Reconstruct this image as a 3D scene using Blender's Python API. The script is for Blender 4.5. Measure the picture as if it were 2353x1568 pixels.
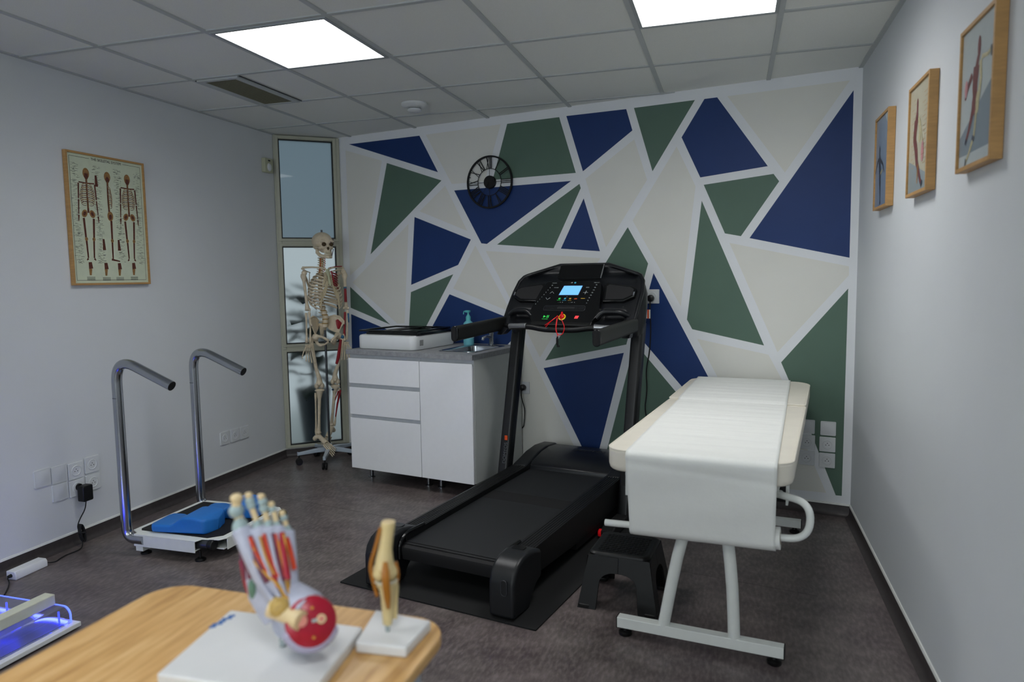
import bpy, bmesh, math, random
from mathutils import Vector, Matrix, noise
PI = math.pi
random.seed(4)
for _o in list(bpy.data.objects):
    bpy.data.objects.remove(_o)
SC = bpy.context.scene
COL = SC.collection

# ------------------------------------------------------------ camera
cam_d = bpy.data.cameras.new('camera'); cam = bpy.data.objects.new('camera', cam_d); COL.objects.link(cam)
_R = Vector((0.9555, 0.2945, -0.0143)); _F = Vector((-0.2943, 0.9514, -0.0905))
_R.normalize(); _F = (_F - _R * _F.dot(_R)).normalized(); _U = _R.cross(_F)
_M = Matrix((_R, _U, -_F)).transposed().to_4x4(); _M.translation = Vector((0, 0, 1.38))
cam.matrix_world = _M
cam_d.sensor_width = 36.0; cam_d.lens = 1632.95 * 36 / 2353; cam_d.clip_start = 0.05
cam_d.dof.use_dof = True; cam_d.dof.focus_distance = 3.9; cam_d.dof.aperture_fstop = 2.5
SC.camera = cam

# ------------------------------------------------------------ world, exposure
SC.view_settings.view_transform = 'Standard'; SC.view_settings.look = 'None'
SC.view_settings.exposure = 0.0; SC.view_settings.gamma = 1.0; SC.view_settings.use_curve_mapping = False
W = bpy.data.worlds.new('world'); SC.world = W; W.use_nodes = True
_bg = W.node_tree.nodes['Background']; _bg.inputs[0].default_value = (0.78, 0.86, 0.90, 1); _bg.inputs[1].default_value = 0.62
LAMP = 17.5          # ceiling panel emission

_ld = bpy.data.lights.new('fill_daylight', 'AREA'); _ld.shape = 'RECTANGLE'; _ld.size = 2.6; _ld.size_y = 1.5; _ld.energy = 48; _ld.color = (.86, .95, 1.)
_lo = bpy.data.objects.new('fill_daylight', _ld); COL.objects.link(_lo); _lo.location = (-1.3, -2.66, 1.45); _lo.rotation_euler = (PI/2, 0, 0)   # daylight added as fill, through an invented window behind the camera

# ------------------------------------------------------------ materials
MATS = {}
def lin(c):
    return c / 12.92 if c <= .04045 else ((c + .055) / 1.055) ** 2.4
def rgb(h):
    return tuple(lin(int(h[i:i+2], 16) / 255) for i in (0, 2, 4)) + (1,)
def mat(name, hx, rough=.5, metal=0., var=.04, scale=30., bump=0., bscale=200., emit=0., spec=.5, trans=0., ior=1.45, coat=0., stretch=None):
    if name in MATS: return MATS[name]
    m = bpy.data.materials.new(name); m.use_nodes = True; nt = m.node_tree; N = nt.nodes; L = nt.links
    b = N['Principled BSDF']; c = rgb(hx)
    b.inputs['Roughness'].default_value = rough; b.inputs['Metallic'].default_value = metal
    b.inputs['Specular IOR Level'].default_value = spec; b.inputs['IOR'].default_value = ior
    b.inputs['Transmission Weight'].default_value = trans; b.inputs['Coat Weight'].default_value = coat
    tc = N.new('ShaderNodeTexCoord')
    src = tc.outputs['Object']
    if stretch:
        mp = N.new('ShaderNodeMapping'); mp.inputs['Scale'].default_value = stretch
        L.new(src, mp.inputs[0]); src = mp.outputs[0]
    if var > 0:
        n = N.new('ShaderNodeTexNoise'); n.inputs['Scale'].default_value = scale; n.inputs['Detail'].default_value = 5
        L.new(src, n.inputs['Vector'])
        r = N.new('ShaderNodeValToRGB'); r.color_ramp.elements[0].position = .3; r.color_ramp.elements[1].position = .7
        r.color_ramp.elements[0].color = tuple(x * (1 - var) for x in c[:3]) + (1,)
        r.color_ramp.elements[1].color = tuple(min(1, x * (1 + var)) for x in c[:3]) + (1,)
        L.new(n.outputs['Fac'], r.inputs[0]); L.new(r.outputs[0], b.inputs['Base Color'])
    else:
        b.inputs['Base Color'].default_value = c
    if bump > 0:
        n2 = N.new('ShaderNodeTexNoise'); n2.inputs['Scale'].default_value = bscale; n2.inputs['Detail'].default_value = 3
        L.new(src, n2.inputs['Vector'])
        bp = N.new('ShaderNodeBump'); bp.inputs['Strength'].default_value = bump; bp.inputs['Distance'].default_value = .002
        L.new(n2.outputs['Fac'], bp.inputs['Height']); L.new(bp.outputs[0], b.inputs['Normal'])
    if emit > 0:
        b.inputs['Emission Color'].default_value = c; b.inputs['Emission Strength'].default_value = emit
    MATS[name] = m
    return m

WHITE = mat('wall_white', 'd3d7da', .75, var=.015, scale=3, bump=.15, bscale=160)
MW = mat('mural_white', 'e6e9ec', .75, var=.02, scale=4, bump=.15, bscale=160)
MBL = mat('mural_navy', '0d3169', .55, var=.05, scale=5, bump=.15, bscale=160)
MGR = mat('mural_green', '566f61', .6, var=.04, scale=5, bump=.15, bscale=160)
MBE = mat('mural_beige', 'e1e1da', .7, var=.02, scale=4, bump=.15, bscale=160)
TILE = mat('ceiling_tile', 'e4e6e0', .9, var=.05, scale=420, bump=.3, bscale=500)
TBAR = mat('ceiling_bar', 'b6bbba', .5, var=.02)
BASEB = mat('skirting_vinyl', '3d3838', .45, var=.15, scale=40, stretch=(1, 1, 1))
CAPW = mat('skirting_seal', 'dadcd8', .5)
ALU = mat('cream_aluminium', 'b4b5a4', .4, var=.02)
GASK = mat('gasket_black', '101214', .5)
BLK = mat('black_plastic', '090a0b', .42, var=.1, scale=60, bump=.1, bscale=400)
BLKM = mat('black_matte', '0b0b0d', .7, var=.1, scale=80)
BLKG = mat('black_gloss', '0a0b0d', .18, var=0)
BELT = mat('treadmill_belt', '15171a', .55, var=.12, scale=500, bump=.5, bscale=900)
RUBB = mat('rubber_mat', '0c0d0e', .8, var=.35, scale=700, bump=.4, bscale=600)
CHR = mat('brushed_steel', 'a9adb2', .2, 1., var=.03)
SIL = mat('silver_trim', 'b8babd', .3, .9)
DSTEEL = mat('dark_rod', '55585c', .35, .9)
GLOSSW = mat('gloss_white', 'eceef1', .12, var=.01, coat=.4)
WPLAST = mat('white_plastic', 'd9dcdd', .35, var=.01)
WMET = mat('white_powdercoat', 'dde1dd', .35, var=.02)
WTOP = mat('grey_worktop', '8d8f92', .5, var=.18, scale=45)
GREYP = mat('cabinet_side', 'c3c7c4', .5, var=.02)
OAK = mat('oak_frame', 'b28a56', .5, var=.12, scale=18, stretch=(1, 1, 6))
LEA = mat('cream_vinyl', 'e3ded0', .45, var=.03, scale=12, bump=.2, bscale=120)
PAPER = mat('exam_paper', 'e6e8e4', .8, var=.01, bump=.3, bscale=90)
BLUEF = mat('blue_foam', '1f6fc0', .5, var=.04, scale=25, bump=.1)
BONE = mat('bone', 'd3c5ab', .5, var=.12, scale=35)
BONED = mat('bone_dark', '8f7c5c', .6, var=.1, scale=30)
DISC = mat('disc_yellow', 'b08a3e', .5)
MRED = mat('muscle_red', '8d1420', .45, var=.08)
MBLU = mat('muscle_blue', '2a6488', .45)
CART = mat('cartilage', 'b9bb9b', .5)
DARKH = mat('hollow', '46371f', .8)
SOAP = mat('soap_teal', '58b7bb', .3, var=.02)
ORAN = mat('orange_mark', 'd8501c', .5)
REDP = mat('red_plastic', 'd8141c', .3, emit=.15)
BLUEL = mat('pale_grey_metal', 'aab6c2', .35, var=.02)

def floor_mat():
    m = bpy.data.materials.new('vinyl_floor'); m.use_nodes = True; nt = m.node_tree; N = nt.nodes; L = nt.links
    b = N['Principled BSDF']; tc = N.new('ShaderNodeTexCoord')
    def noise(sc, st, det=6):
        mp = N.new('ShaderNodeMapping'); mp.inputs['Scale'].default_value = st
        n = N.new('ShaderNodeTexNoise'); n.inputs['Scale'].default_value = sc; n.inputs['Detail'].default_value = det
        L.new(tc.outputs['Object'], mp.inputs[0]); L.new(mp.outputs[0], n.inputs['Vector']); return n
    def ramp(n, stops):
        r = N.new('ShaderNodeValToRGB'); e = r.color_ramp.elements
        e[0].position, e[0].color = stops[0][0], rgb(stops[0][1]); e[1].position, e[1].color = stops[-1][0], rgb(stops[-1][1])
        for p, c in stops[1:-1]:
            x = e.new(p); x.color = rgb(c)
        L.new(n.outputs['Fac'], r.inputs[0]); return r
    r1 = ramp(noise(7, (1, 1, 1)), [(.34, '443c3e'), (.5, '5b5352'), (.64, '746b69')])
    r2 = ramp(noise(70, (1, .35, 1)), [(.36, '3d3434'), (.5, '665d5b'), (.64, '8d8380')])
    r3 = ramp(noise(2.2, (1, 1, 1)), [(.42, '53484a'), (.58, '665f5b')])
    mx = N.new('ShaderNodeMixRGB'); mx.inputs[0].default_value = .42; L.new(r1.outputs[0], mx.inputs[1]); L.new(r2.outputs[0], mx.inputs[2])
    my = N.new('ShaderNodeMixRGB'); my.inputs[0].default_value = .3; L.new(mx.outputs[0], my.inputs[1]); L.new(r3.outputs[0], my.inputs[2])
    L.new(my.outputs[0], b.inputs['Base Color'])
    b.inputs['Roughness'].default_value = .36; b.inputs['Specular IOR Level'].default_value = .45
    bn = N.new('ShaderNodeBump'); bn.inputs['Strength'].default_value = .12; bn.inputs['Distance'].default_value = .002
    L.new(noise(160, (1, .4, 1), 3).outputs['Fac'], bn.inputs['Height']); L.new(bn.outputs[0], b.inputs['Normal'])
    return m
FLOOR = floor_mat()

def wood_mat(name, a, b_, c, st, sc=6):
    m = bpy.data.materials.new(name); m.use_nodes = True; nt = m.node_tree; N = nt.nodes; L = nt.links
    b = N['Principled BSDF']; tc = N.new('ShaderNodeTexCoord'); mp = N.new('ShaderNodeMapping'); mp.inputs['Scale'].default_value = st
    L.new(tc.outputs['Object'], mp.inputs[0])
    n = N.new('ShaderNodeTexNoise'); n.inputs['Scale'].default_value = sc; n.inputs['Detail'].default_value = 8; n.inputs['Distortion'].default_value = .4
    L.new(mp.outputs[0], n.inputs['Vector'])
    r = N.new('ShaderNodeValToRGB'); e = r.color_ramp.elements
    e[0].position, e[0].color = .32, rgb(a); e[1].position, e[1].color = .7, rgb(c); x = e.new(.5); x.color = rgb(b_)
    L.new(n.outputs['Fac'], r.inputs[0]); L.new(r.outputs[0], b.inputs['Base Color']); b.inputs['Roughness'].default_value = .38
    return m
DESKW = wood_mat('bamboo_veneer', 'b58a52', 'cfa468', 'deb880', (14, 1.2, 1), 5)

def glass(name, hx, rough=.0, ior=1.3, tr=1.):
    return mat(name, hx, rough, var=0, trans=tr, ior=ior)
FROST = glass('frosted_glass', 'dfe8ea', .40, 1.2); FROSTB = mat('tinted_glass', '8799a3', .4, var=0, trans=1., ior=1.3, coat=.7)
ACRYL = glass('clear_acrylic', 'e2e6ff', .04, 1.4)
LEDB = mat('blue_led', '3038ff', .4, var=0, emit=22.)
LCD = mat('lcd_screen', '6fb4ff', .3, var=0, emit=.75)
PANEL = mat('lamp_panel', 'ffffff', .5, var=0, emit=LAMP)
_nt = PANEL.node_tree; _g = _nt.nodes.new('ShaderNodeNewGeometry'); _d = _nt.nodes.new('ShaderNodeVectorMath'); _d.operation = 'DOT_PRODUCT'     # prismatic diffuser: weaker light at flat angles
_nt.links.new(_g.outputs['Normal'], _d.inputs[0]); _nt.links.new(_g.outputs['Incoming'], _d.inputs[1])
_a = _nt.nodes.new('ShaderNodeMath'); _a.operation = 'ABSOLUTE'; _nt.links.new(_d.outputs['Value'], _a.inputs[0])
_m = _nt.nodes.new('ShaderNodeMath'); _m.operation = 'MULTIPLY_ADD'; _m.inputs[1].default_value = LAMP; _m.inputs[2].default_value = .8; _nt.links.new(_a.outputs[0], _m.inputs[0])
_nt.links.new(_m.outputs[0], _nt.nodes['Principled BSDF'].inputs['Emission Strength'])

# ------------------------------------------------------------ mesh builder
class MB:
    def __init__(s): s.v = []; s.f = []; s.mi = []; s.m = 0; s.T = None
    def add(s, vs, fs):
        o = len(s.v)
        for v in vs:
            v = Vector(v)
            if s.T is not None: v = s.T @ v
            s.v.append(v)
        for f in fs: s.f.append([i + o for i in f]); s.mi.append(s.m)
        return s
    def box(s, x0, x1, y0, y1, z0, z1):
        return s.add([(x0,y0,z0),(x1,y0,z0),(x1,y1,z0),(x0,y1,z0),(x0,y0,z1),(x1,y0,z1),(x1,y1,z1),(x0,y1,z1)],
                     [(0,3,2,1),(4,5,6,7),(0,1,5,4),(1,2,6,5),(2,3,7,6),(3,0,4,7)])
    def ring_loft(s, rings, caps=True, closed=False):
        n = len(rings[0]); vs = [p for r in rings for p in r]; fs = []
        m = len(rings)
        for i in range(m if closed else m - 1):
            a = i * n; b = ((i + 1) % m) * n
            for j in range(n): fs.append((a + j, a + (j+1) % n, b + (j+1) % n, b + j))
        if caps and not closed: fs += [tuple(range(n))[::-1], tuple(range((m-1)*n, m*n))]
        return s.add(vs, fs)
    def tube(s, pts, r, n=12, closed=False, flat=1., up=None):
        pts = [Vector(p) for p in pts]; R = r if isinstance(r, (list, tuple)) else [r] * len(pts)
        rings = []; t0 = (pts[1] - pts[0]).normalized()
        u = Vector(up) if up else (Vector((0,0,1)) if abs(t0.z) < .9 else Vector((1,0,0)))
        nrm = (u - t0 * u.dot(t0)).normalized()
        for i, p in enumerate(pts):
            if closed: t = (pts[(i+1) % len(pts)] - pts[i-1])
            else: t = (pts[min(i+1, len(pts)-1)] - pts[max(i-1, 0)])
            t.normalize(); nrm = (nrm - t * nrm.dot(t)).normalized(); b = t.cross(nrm)
            rings.append([p + (nrm * math.cos(2*PI*k/n) * flat + b * math.sin(2*PI*k/n)) * R[i] for k in range(n)])
        return s.ring_loft(rings, not closed, closed)
    def cyl(s, p0, p1, r, r1=None, n=20): return s.tube([p0, p1], [r, r if r1 is None else r1], n)
    def lathe(s, prof, c=(0,0,0), n=24, axis=None):
        rings = [[Vector((r*math.cos(2*PI*k/n), r*math.sin(2*PI*k/n), z)) for k in range(n)] for r, z in prof]
        if axis is not None:
            q = Vector((0,0,1)).rotation_difference(Vector(axis)); rings = [[q @ p for p in r] for r in rings]
        rings = [[p + Vector(c) for p in r] for r in rings]
        return s.ring_loft(rings)
    def prism(s, poly, axis, a0, a1):
        n = len(poly)
        def P(p, a): return (a, p[0], p[1]) if axis == 'x' else ((p[0], a, p[1]) if axis == 'y' else (p[0], p[1], a))
        vs = [P(p, a0) for p in poly] + [P(p, a1) for p in poly]
        return s.add(vs, [tuple(range(n))[::-1], tuple(range(n, 2*n))] + [(i, (i+1) % n, n + (i+1) % n, n + i) for i in range(n)])
    def ball(s, c, r, r2=None, r3=None, n=16, m=10):
        r2 = r2 or r; r3 = r3 or r; c = Vector(c)
        vs = [c + Vector((0, 0, r3))]; fs = []
        for i in range(1, m):
            a = PI * i / m
            for k in range(n):
                b = 2*PI*k/n; vs.append(c + Vector((r*math.sin(a)*math.cos(b), r2*math.sin(a)*math.sin(b), r3*math.cos(a))))
        vs.append(c - Vector((0, 0, r3)))
        for k in range(n): fs.append((0, 1 + k, 1 + (k+1) % n))
        for i in range(m - 2):
            a = 1 + i*n; b = a + n
            for k in range(n): fs.append((a + k, b + k, b + (k+1) % n, a + (k+1) % n))
        a = 1 + (m-2)*n
        for k in range(n): fs.append((len(vs)-1, a + (k+1) % n, a + k))
        return s.add(vs, fs)
    def grid(s, fn, nu, nv):
        vs = [fn(i / nu, j / nv) for j in range(nv + 1) for i in range(nu + 1)]
        return s.add(vs, [(j*(nu+1)+i, j*(nu+1)+i+1, (j+1)*(nu+1)+i+1, (j+1)*(nu+1)+i) for j in range(nv) for i in range(nu)])
    def flat(s, poly, z=0., T=None):
        return s.add([(p[0], p[1], z) for p in poly], [tuple(range(len(poly)))])
    def build(s, name, mats, parent=None, bevel=0., weld=0., seg=2, sub=0, angle=40, recalc=True, loc=None, rotz=0., solid=0.):
        me = bpy.data.meshes.new(name); me.from_pydata([tuple(v) for v in s.v], [], s.f)
        if not isinstance(mats, (list, tuple)): mats = [mats]
        for m in mats: me.materials.append(m)
        me.polygons.foreach_set('material_index', s.mi)
        if recalc:
            b = bmesh.new(); b.from_mesh(me); (bmesh.ops.remove_doubles(b, verts=b.verts, dist=weld) if weld else None); bmesh.ops.recalc_face_normals(b, faces=b.faces); b.to_mesh(me); b.free()
        me.polygons.foreach_set('use_smooth', [True] * len(me.polygons))
        me.set_sharp_from_angle(angle=math.radians(angle)); me.update()
        o = bpy.data.objects.new(name, me); COL.objects.link(o)
        if parent: o.parent = parent
        if loc: o.location = loc
        o.rotation_euler[2] = rotz
        if solid:
            md = o.modifiers.new('solid', 'SOLIDIFY'); md.thickness = solid; md.offset = 0
        if bevel:
            md = o.modifiers.new('bevel', 'BEVEL'); md.width = bevel; md.segments = seg; md.limit_method = 'ANGLE'; md.angle_limit = math.radians(35)
        if sub:
            md = o.modifiers.new('sub', 'SUBSURF'); md.levels = sub; md.render_levels = sub
        return o

def arc(c, r, a0, a1, n=8):
    return [(c[0] + r*math.cos(math.radians(a0 + (a1-a0)*i/n)), c[1] + r*math.sin(math.radians(a0 + (a1-a0)*i/n))) for i in range(n+1)]
def rrect(x0, x1, y0, y1, r, n=6):
    return arc((x1-r, y0+r), r, -90, 0, n) + arc((x1-r, y1-r), r, 0, 90, n) + arc((x0+r, y1-r), r, 90, 180, n) + arc((x0+r, y0+r), r, 180, 270, n)
def fillet(pts, r, n=6):
    pts = [Vector(p) for p in pts]; out = [pts[0]]
    for i in range(1, len(pts)-1):
        rr = r[i-1] if isinstance(r, (list, tuple)) else r
        a = (pts[i-1] - pts[i]); b = (pts[i+1] - pts[i]); d = min(rr, a.length*.49, b.length*.49)
        p0 = pts[i] + a.normalized()*d; p1 = pts[i] + b.normalized()*d
        for k in range(n+1):
            t = k/n; out.append(p0*(1-t)**2 + pts[i]*2*t*(1-t) + p1*t*t)
    return out + [pts[-1]]
def tag(o, label, cat, group=None):
    o['label'] = label; o['category'] = cat
    if group: o['group'] = group
    return o
def thing(name, label, cat, loc=(0,0,0), rotz=0., group=None):
    o = bpy.data.objects.new(name, None); COL.objects.link(o); o.location = loc; o.rotation_euler[2] = rotz
    o.empty_display_size = .1
    return tag(o, label, cat, group)
def struct(o): o['kind'] = 'structure'; return o
def textobj(name, s, size, m, parent, loc, rot, extrude=.0004, align='CENTER', shear=0.):
    cu = bpy.data.curves.new(name, 'FONT'); cu.body = s; cu.size = size; cu.extrude = extrude; cu.align_x = align; cu.align_y = 'CENTER'; cu.shear = shear
    t = bpy.data.objects.new(name + '_tmp', cu); COL.objects.link(t)
    me = bpy.data.meshes.new_from_object(t); bpy.data.objects.remove(t)
    o = bpy.data.objects.new(name, me); me.materials.clear(); me.materials.append(m); COL.objects.link(o)
    o.parent = parent; o.location = loc; o.rotation_euler = rot
    return o

# ------------------------------------------------------------ room geometry
XL, XR, ZC, YB = -3.308, 0.6546, 2.4645, -2.6
TH = math.radians(-11.043); MU = Vector((math.cos(TH), math.sin(TH), 0)); MN = Vector((-MU.y, MU.x, 0)); M0 = Vector((0, 4.42, 0))
def M2W(s, t, z=0.): return M0 + MU*s - MN*t + Vector((0, 0, z))
WP = Vector((XL, 4.68, 0)); WE = M2W(-2.987, 0); WD = (WE - WP); WLEN = WD.length; WANG = math.atan2(WD.y, WD.x)
CR = M2W(.6669, 0)
FL = [(XL-.1, YB-.1), (XR+.1, YB-.1), (XR+.1, CR.y+.1), (WE.x, WE.y+.1), (WP.x-.1, WP.y+.1)]
b = MB(); b.prism(FL, 'z', -.1, 0); b.m = 1
for s0, s1, t0, t1 in ((-2.6, .6, 1.150, 1.1518), (-2.6, .6, 3.15, 3.1518)):     # welded seams of the vinyl sheets
    p = [M2W(s0, t0), M2W(s1, t0), M2W(s1, t1), M2W(s0, t1)]; b.prism([(q.x, q.y) for q in p], 'z', -.001, .0004)
struct(b.build('floor', [FLOOR, mat('floor_seam', '4a4343', .5, var=0)]))

GX, GY = -2.2166, 2.6867
b = MB(); b.prism(FL, 'z', ZC + .006, ZC + .1)
b.m = 1
WB = .0115
for i in range(-2, 6):
    x = GX + .6*i
    if XL < x < XR: b.box(x-WB, x+WB, YB, 4.42 - .195*x + .0, ZC, ZC + .007)
for j in range(-9, 4):
    y = GY + .6*j
    xe = min(XR, (4.42 - y)/.195 if y > 4.29 else XR)
    b.box(XL, xe, y-WB, y+WB, ZC + .0006, ZC + .0068)
b.box(XL, XL+.02, YB, WP.y, ZC - .001, ZC + .007); b.box(XR-.022, XR, YB, CR.y, ZC - .001, ZC + .007)
struct(b.build('ceiling', [TILE, TBAR]))

# mural wall, painted shapes as thin coats on the plaster
MURAL={
'blue':[[(-2.885,2.412),(-2.223,2.408),(-2.069,2.135)],
 [(-2.285,1.827),(-1.803,1.645),(-1.914,1.468),(-2.332,1.328)],
 [(-1.934,1.996),(-1.030,1.995),(-1.673,1.609),(-1.717,1.615)],
 [(-0.942,1.877),(-0.831,1.534),(-1.106,1.559)],
 [(-1.060,2.412),(-0.654,2.407),(-0.614,2.273),(-0.946,2.050)],
 [(-0.172,2.407),(-0.098,2.407),(0.191,1.987),(-0.192,1.953),(-0.306,2.199)],
 [(0.624,2.352),(0.627,1.456),(0.097,1.583)],
 [(-1.993,1.258),(-1.502,1.090),(-1.427,0.993),(-1.720,0.719),(-2.286,0.816)],
 [(-2.921,1.102),(-2.618,1.004),(-2.323,0.904),(-2.533,0.746),(-2.925,0.729)],
 [(-1.242,0.754),(-0.670,0.881),(-0.880,0.080)],
 [(-0.476,1.388),(-0.070,0.639),(-0.242,0.628),(-0.582,1.004)]],
'green':[[(-2.525,2.239),(-2.040,2.074),(-2.707,1.565)],
 [(-1.957,1.402),(-2.335,0.821),(-2.382,0.819),(-2.336,1.274)],
 [(-2.921,1.317),(-2.540,1.027),(-2.923,1.152)],
 [(-1.497,2.411),(-1.111,2.411),(-0.996,2.044),(-1.617,2.046)],
 [(-0.971,1.972),(-0.962,1.944),(-1.159,1.563),(-1.591,1.602)],
 [(-0.604,2.408),(-0.228,2.408),(-0.485,2.013)],
 [(-0.171,1.908),(0.223,1.941),(0.254,1.897),(0.048,1.596),(-0.044,1.616)],
 [(-0.182,1.815),(0.188,0.957),(-0.232,1.043),(-0.265,1.102)],
 [(0.625,1.287),(0.622,0.115),(0.591,0.114),(0.411,0.569),(0.284,0.862)],
 [(-0.644,1.679),(-0.511,1.448),(-0.653,0.935),(-1.230,0.807)],
 [(-0.597,0.948),(-0.200,0.503),(-0.306,0.128),(-0.814,0.126)]],
'beige':[[(-2.920,2.369),(-2.571,2.260),(-2.770,1.504),(-2.917,1.407)],
 [(-2.166,2.409),(-1.548,2.414),(-1.682,2.040),(-1.953,2.043)],
 [(-2.010,2.034),(-1.831,1.706),(-2.238,1.866)],
 [(-2.341,1.779),(-2.403,1.038),(-2.472,1.036),(-2.895,1.352)],
 [(-1.767,1.602),(-1.487,1.133),(-1.960,1.299)],
 [(-1.682,1.561),(-0.828,1.489),(-0.855,1.453),(-1.269,0.826)],
 [(-1.429,0.916),(-1.401,0.962),(-1.011,0.217),(-0.985,0.136),(-1.420,0.118)],
 [(-0.602,2.218),(-0.519,1.964),(-0.789,1.558),(-0.929,2.001)],
 [(-0.336,2.148),(-0.220,1.904),(-0.303,1.183),(-0.612,1.719)],
 [(-0.040,2.406),(0.605,2.406),(0.284,1.944)],
 [(-0.017,1.559),(0.626,1.409),(0.627,1.360),(0.263,0.920)],
 [(-0.202,0.985),(0.213,0.904),(0.300,0.743),(-0.058,0.722)],
 [(0.541,0.122),(0.239,0.115),(0.229,0.688),(0.301,0.680)]],
}

b = MB(); b.T = Matrix.Translation(M0) @ Matrix.Rotation(TH, 4, 'Z')
b.box(-2.987, .72, 0, .12, 0, ZC + .05)
for k, (nm, polys) in enumerate(MURAL.items()):
    b.m = k + 1
    for poly in polys: b.prism([(p[0], p[1]) for p in poly], 'y', -.0006, .001)
struct(b.build('wall_back', [MW, MBL, MGR, MBE]))
def wall(name, p0, p1, th, z0=0., z1=ZC + .05):
    b = MB(); d = (p1 - p0).normalized(); n = Vector((-d.y, d.x, 0))
    q = [p0, p1, p1 + n*th, p0 + n*th]; b.prism([(v.x, v.y) for v in q], 'z', z0, z1); return struct(b.build(name, WHITE))
wall('wall_left', Vector((XL, YB, 0)), Vector((XL, WP.y, 0)), .12)
wall('wall_right', Vector((XR, CR.y, 0)), Vector((XR, YB, 0)), .12)
def wfront(x0, x1, z0, z1): b.box(x0, x1, YB-.12, YB, z0, z1)
b = MB(); wfront(XL-.12, -2.65, 0, ZC+.05); wfront(.05, XR+.12, 0, ZC+.05); wfront(-2.65, .05, 0, .68); wfront(-2.65, .05, 2.22, ZC+.05)
struct(b.build('wall_front', WHITE))
b = MB(); b.box(-2.65, -2.60, YB-.1, YB-.04, .68, 2.22); b.box(0, .05, YB-.1, YB-.04, .68, 2.22); b.box(-2.6, 0, YB-.1, YB-.04, .68, .73); b.box(-2.6, 0, YB-.1, YB-.04, 2.17, 2.22); b.box(-1.33, -1.27, YB-.1, YB-.04, .73, 2.17)
struct(b.build('added_fill_window', ALU))  # invented frame, never in view, added so fill light enters from behind
def skirting(name, p0, p1, th=.012):
    d = (p1 - p0).normalized(); n = Vector((-d.y, d.x, 0)); b = MB()
    prof = [(0, 0), (.03, 0), (.018, .005), (.009, .013), (.006, .026), (.005, .061), (0, .061)]
    cap = [(0, .061), (.007, .061), (.004, .070), (0, .071)]
    for m, pr in ((0, prof), (1, cap)):
        b.m = m; r0 = [p0 - n*a + Vector((0,0,z)) for a, z in pr]; r1 = [p1 - n*a + Vector((0,0,z)) for a, z in pr]
        b.ring_loft([r0, r1])
    return struct(b.build(name, [BASEB, CAPW]))
skirting('baseboard_left', Vector((XL, YB, 0)), Vector((XL, WP.y, 0)))
skirting('baseboard_right', Vector((XR, CR.y, 0)), Vector((XR, YB, 0)))
skirting('baseboard_back', M2W(-2.987, 0), M2W(.6669, 0))
skirting('baseboard_front', Vector((XR, YB, 0)), Vector((XL, YB, 0)))
skirting('baseboard_window', WP, WE)
b = MB(); b.T = Matrix.Translation(WP) @ Matrix.Rotation(WANG, 4, 'Z'); b.box(0, WLEN, .0, .1, -.02, .066); struct(b.build('wall_window', WHITE))

# corner window with three frosted panes
def zr(lo, hi): return (lo, hi)
win = struct(bpy.data.objects.new('window_1', None)); COL.objects.link(win); win.location = WP; win.rotation_euler[2] = WANG
panes = [(.097, .815), (.890, 1.625), (1.700, 2.430)]; gx0, gx1 = .043, .431
b = MB()
b.box(0, .036, -.012, .07, .066, ZC); b.box(.438, WLEN, -.012, .07, .066, ZC)
for z0, z1 in ((.066, .09), (.822, .883), (1.632, 1.693), (2.437, ZC)): b.box(.036, .438, -.012, .07, z0, z1)
struct(b.build('window_frame', ALU, win, bevel=.003))
b = MB()
for z0, z1 in panes:       # raised sash profiles
    for a0, a1, c0, c1 in ((.012, .036, z0-.028, z1+.028), (.438, .462, z0-.028, z1+.028)): b.box(a0, a1, -.020, -.011, max(.07, c0), min(c1, ZC-.004))
    b.box(.012, .462, -.0195, -.0115, max(.07, z0-.028), z0-.012); b.box(.012, .462, -.0195, -.0115, z1+.012, min(z1+.028, ZC-.004))
struct(b.build('window_sash', ALU, win, bevel=.002))
b = MB()
for z0, z1 in panes:
    w = .006; b.box(gx0-w, gx0+.001, -.008, .02, z0-w, z1+w); b.box(gx1-.001, gx1+w, -.008, .02, z0-w, z1+w)
    b.box(gx0, gx1, -.008, .02, z0-w, z0+.001); b.box(gx0, gx1, -.008, .02, z1-.001, z1+w)
struct(b.build('window_gasket', GASK, win))
for z0, z1 in panes:
    b = MB(); b.box(gx0, gx1, .004, .010, z0, z1); struct(b.build('window_pane', FROSTB if z0 > 1.65 else FROST, win))
# ------------------------------------------------------------ outside the window
b = MB(); b.T = Matrix.Translation(WP) @ Matrix.Rotation(WANG, 4, 'Z'); b.box(-1.2, 1.7, .12, 2.2, -.12, -.02)
struct(b.build('ground', mat('outside_paving', 'b9bdbb', .8)))
LEAF = mat('outdoor_leaf', '24382f', .5, var=.2); POTM = mat('grey_pot', '27323a', .5)
wt = Matrix.Translation(WP) @ Matrix.Rotation(WANG, 4, 'Z')
pp = thing('potted_plant', 'dark leafy plant in a tall dark pot outside, behind the frosted corner window', 'plant', wt @ Vector((.26, .30, -.02)), WANG)
MB().lathe([(.085, 0), (.135, .46), (.145, .50), (.125, .50), (.12, .44)], n=28).build('pot', POTM, pp)
b = MB()
for k in range(5): b.tube([(0, 0, .42), (.02*math.cos(k*1.3), .02*math.sin(k*1.3), .8), (.09*math.cos(k*1.3), .06*math.sin(k*1.3), 1.15)], .007, 6)
b.build('stem', LEAF, pp)
b = MB(); rr = random.Random(3)
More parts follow.
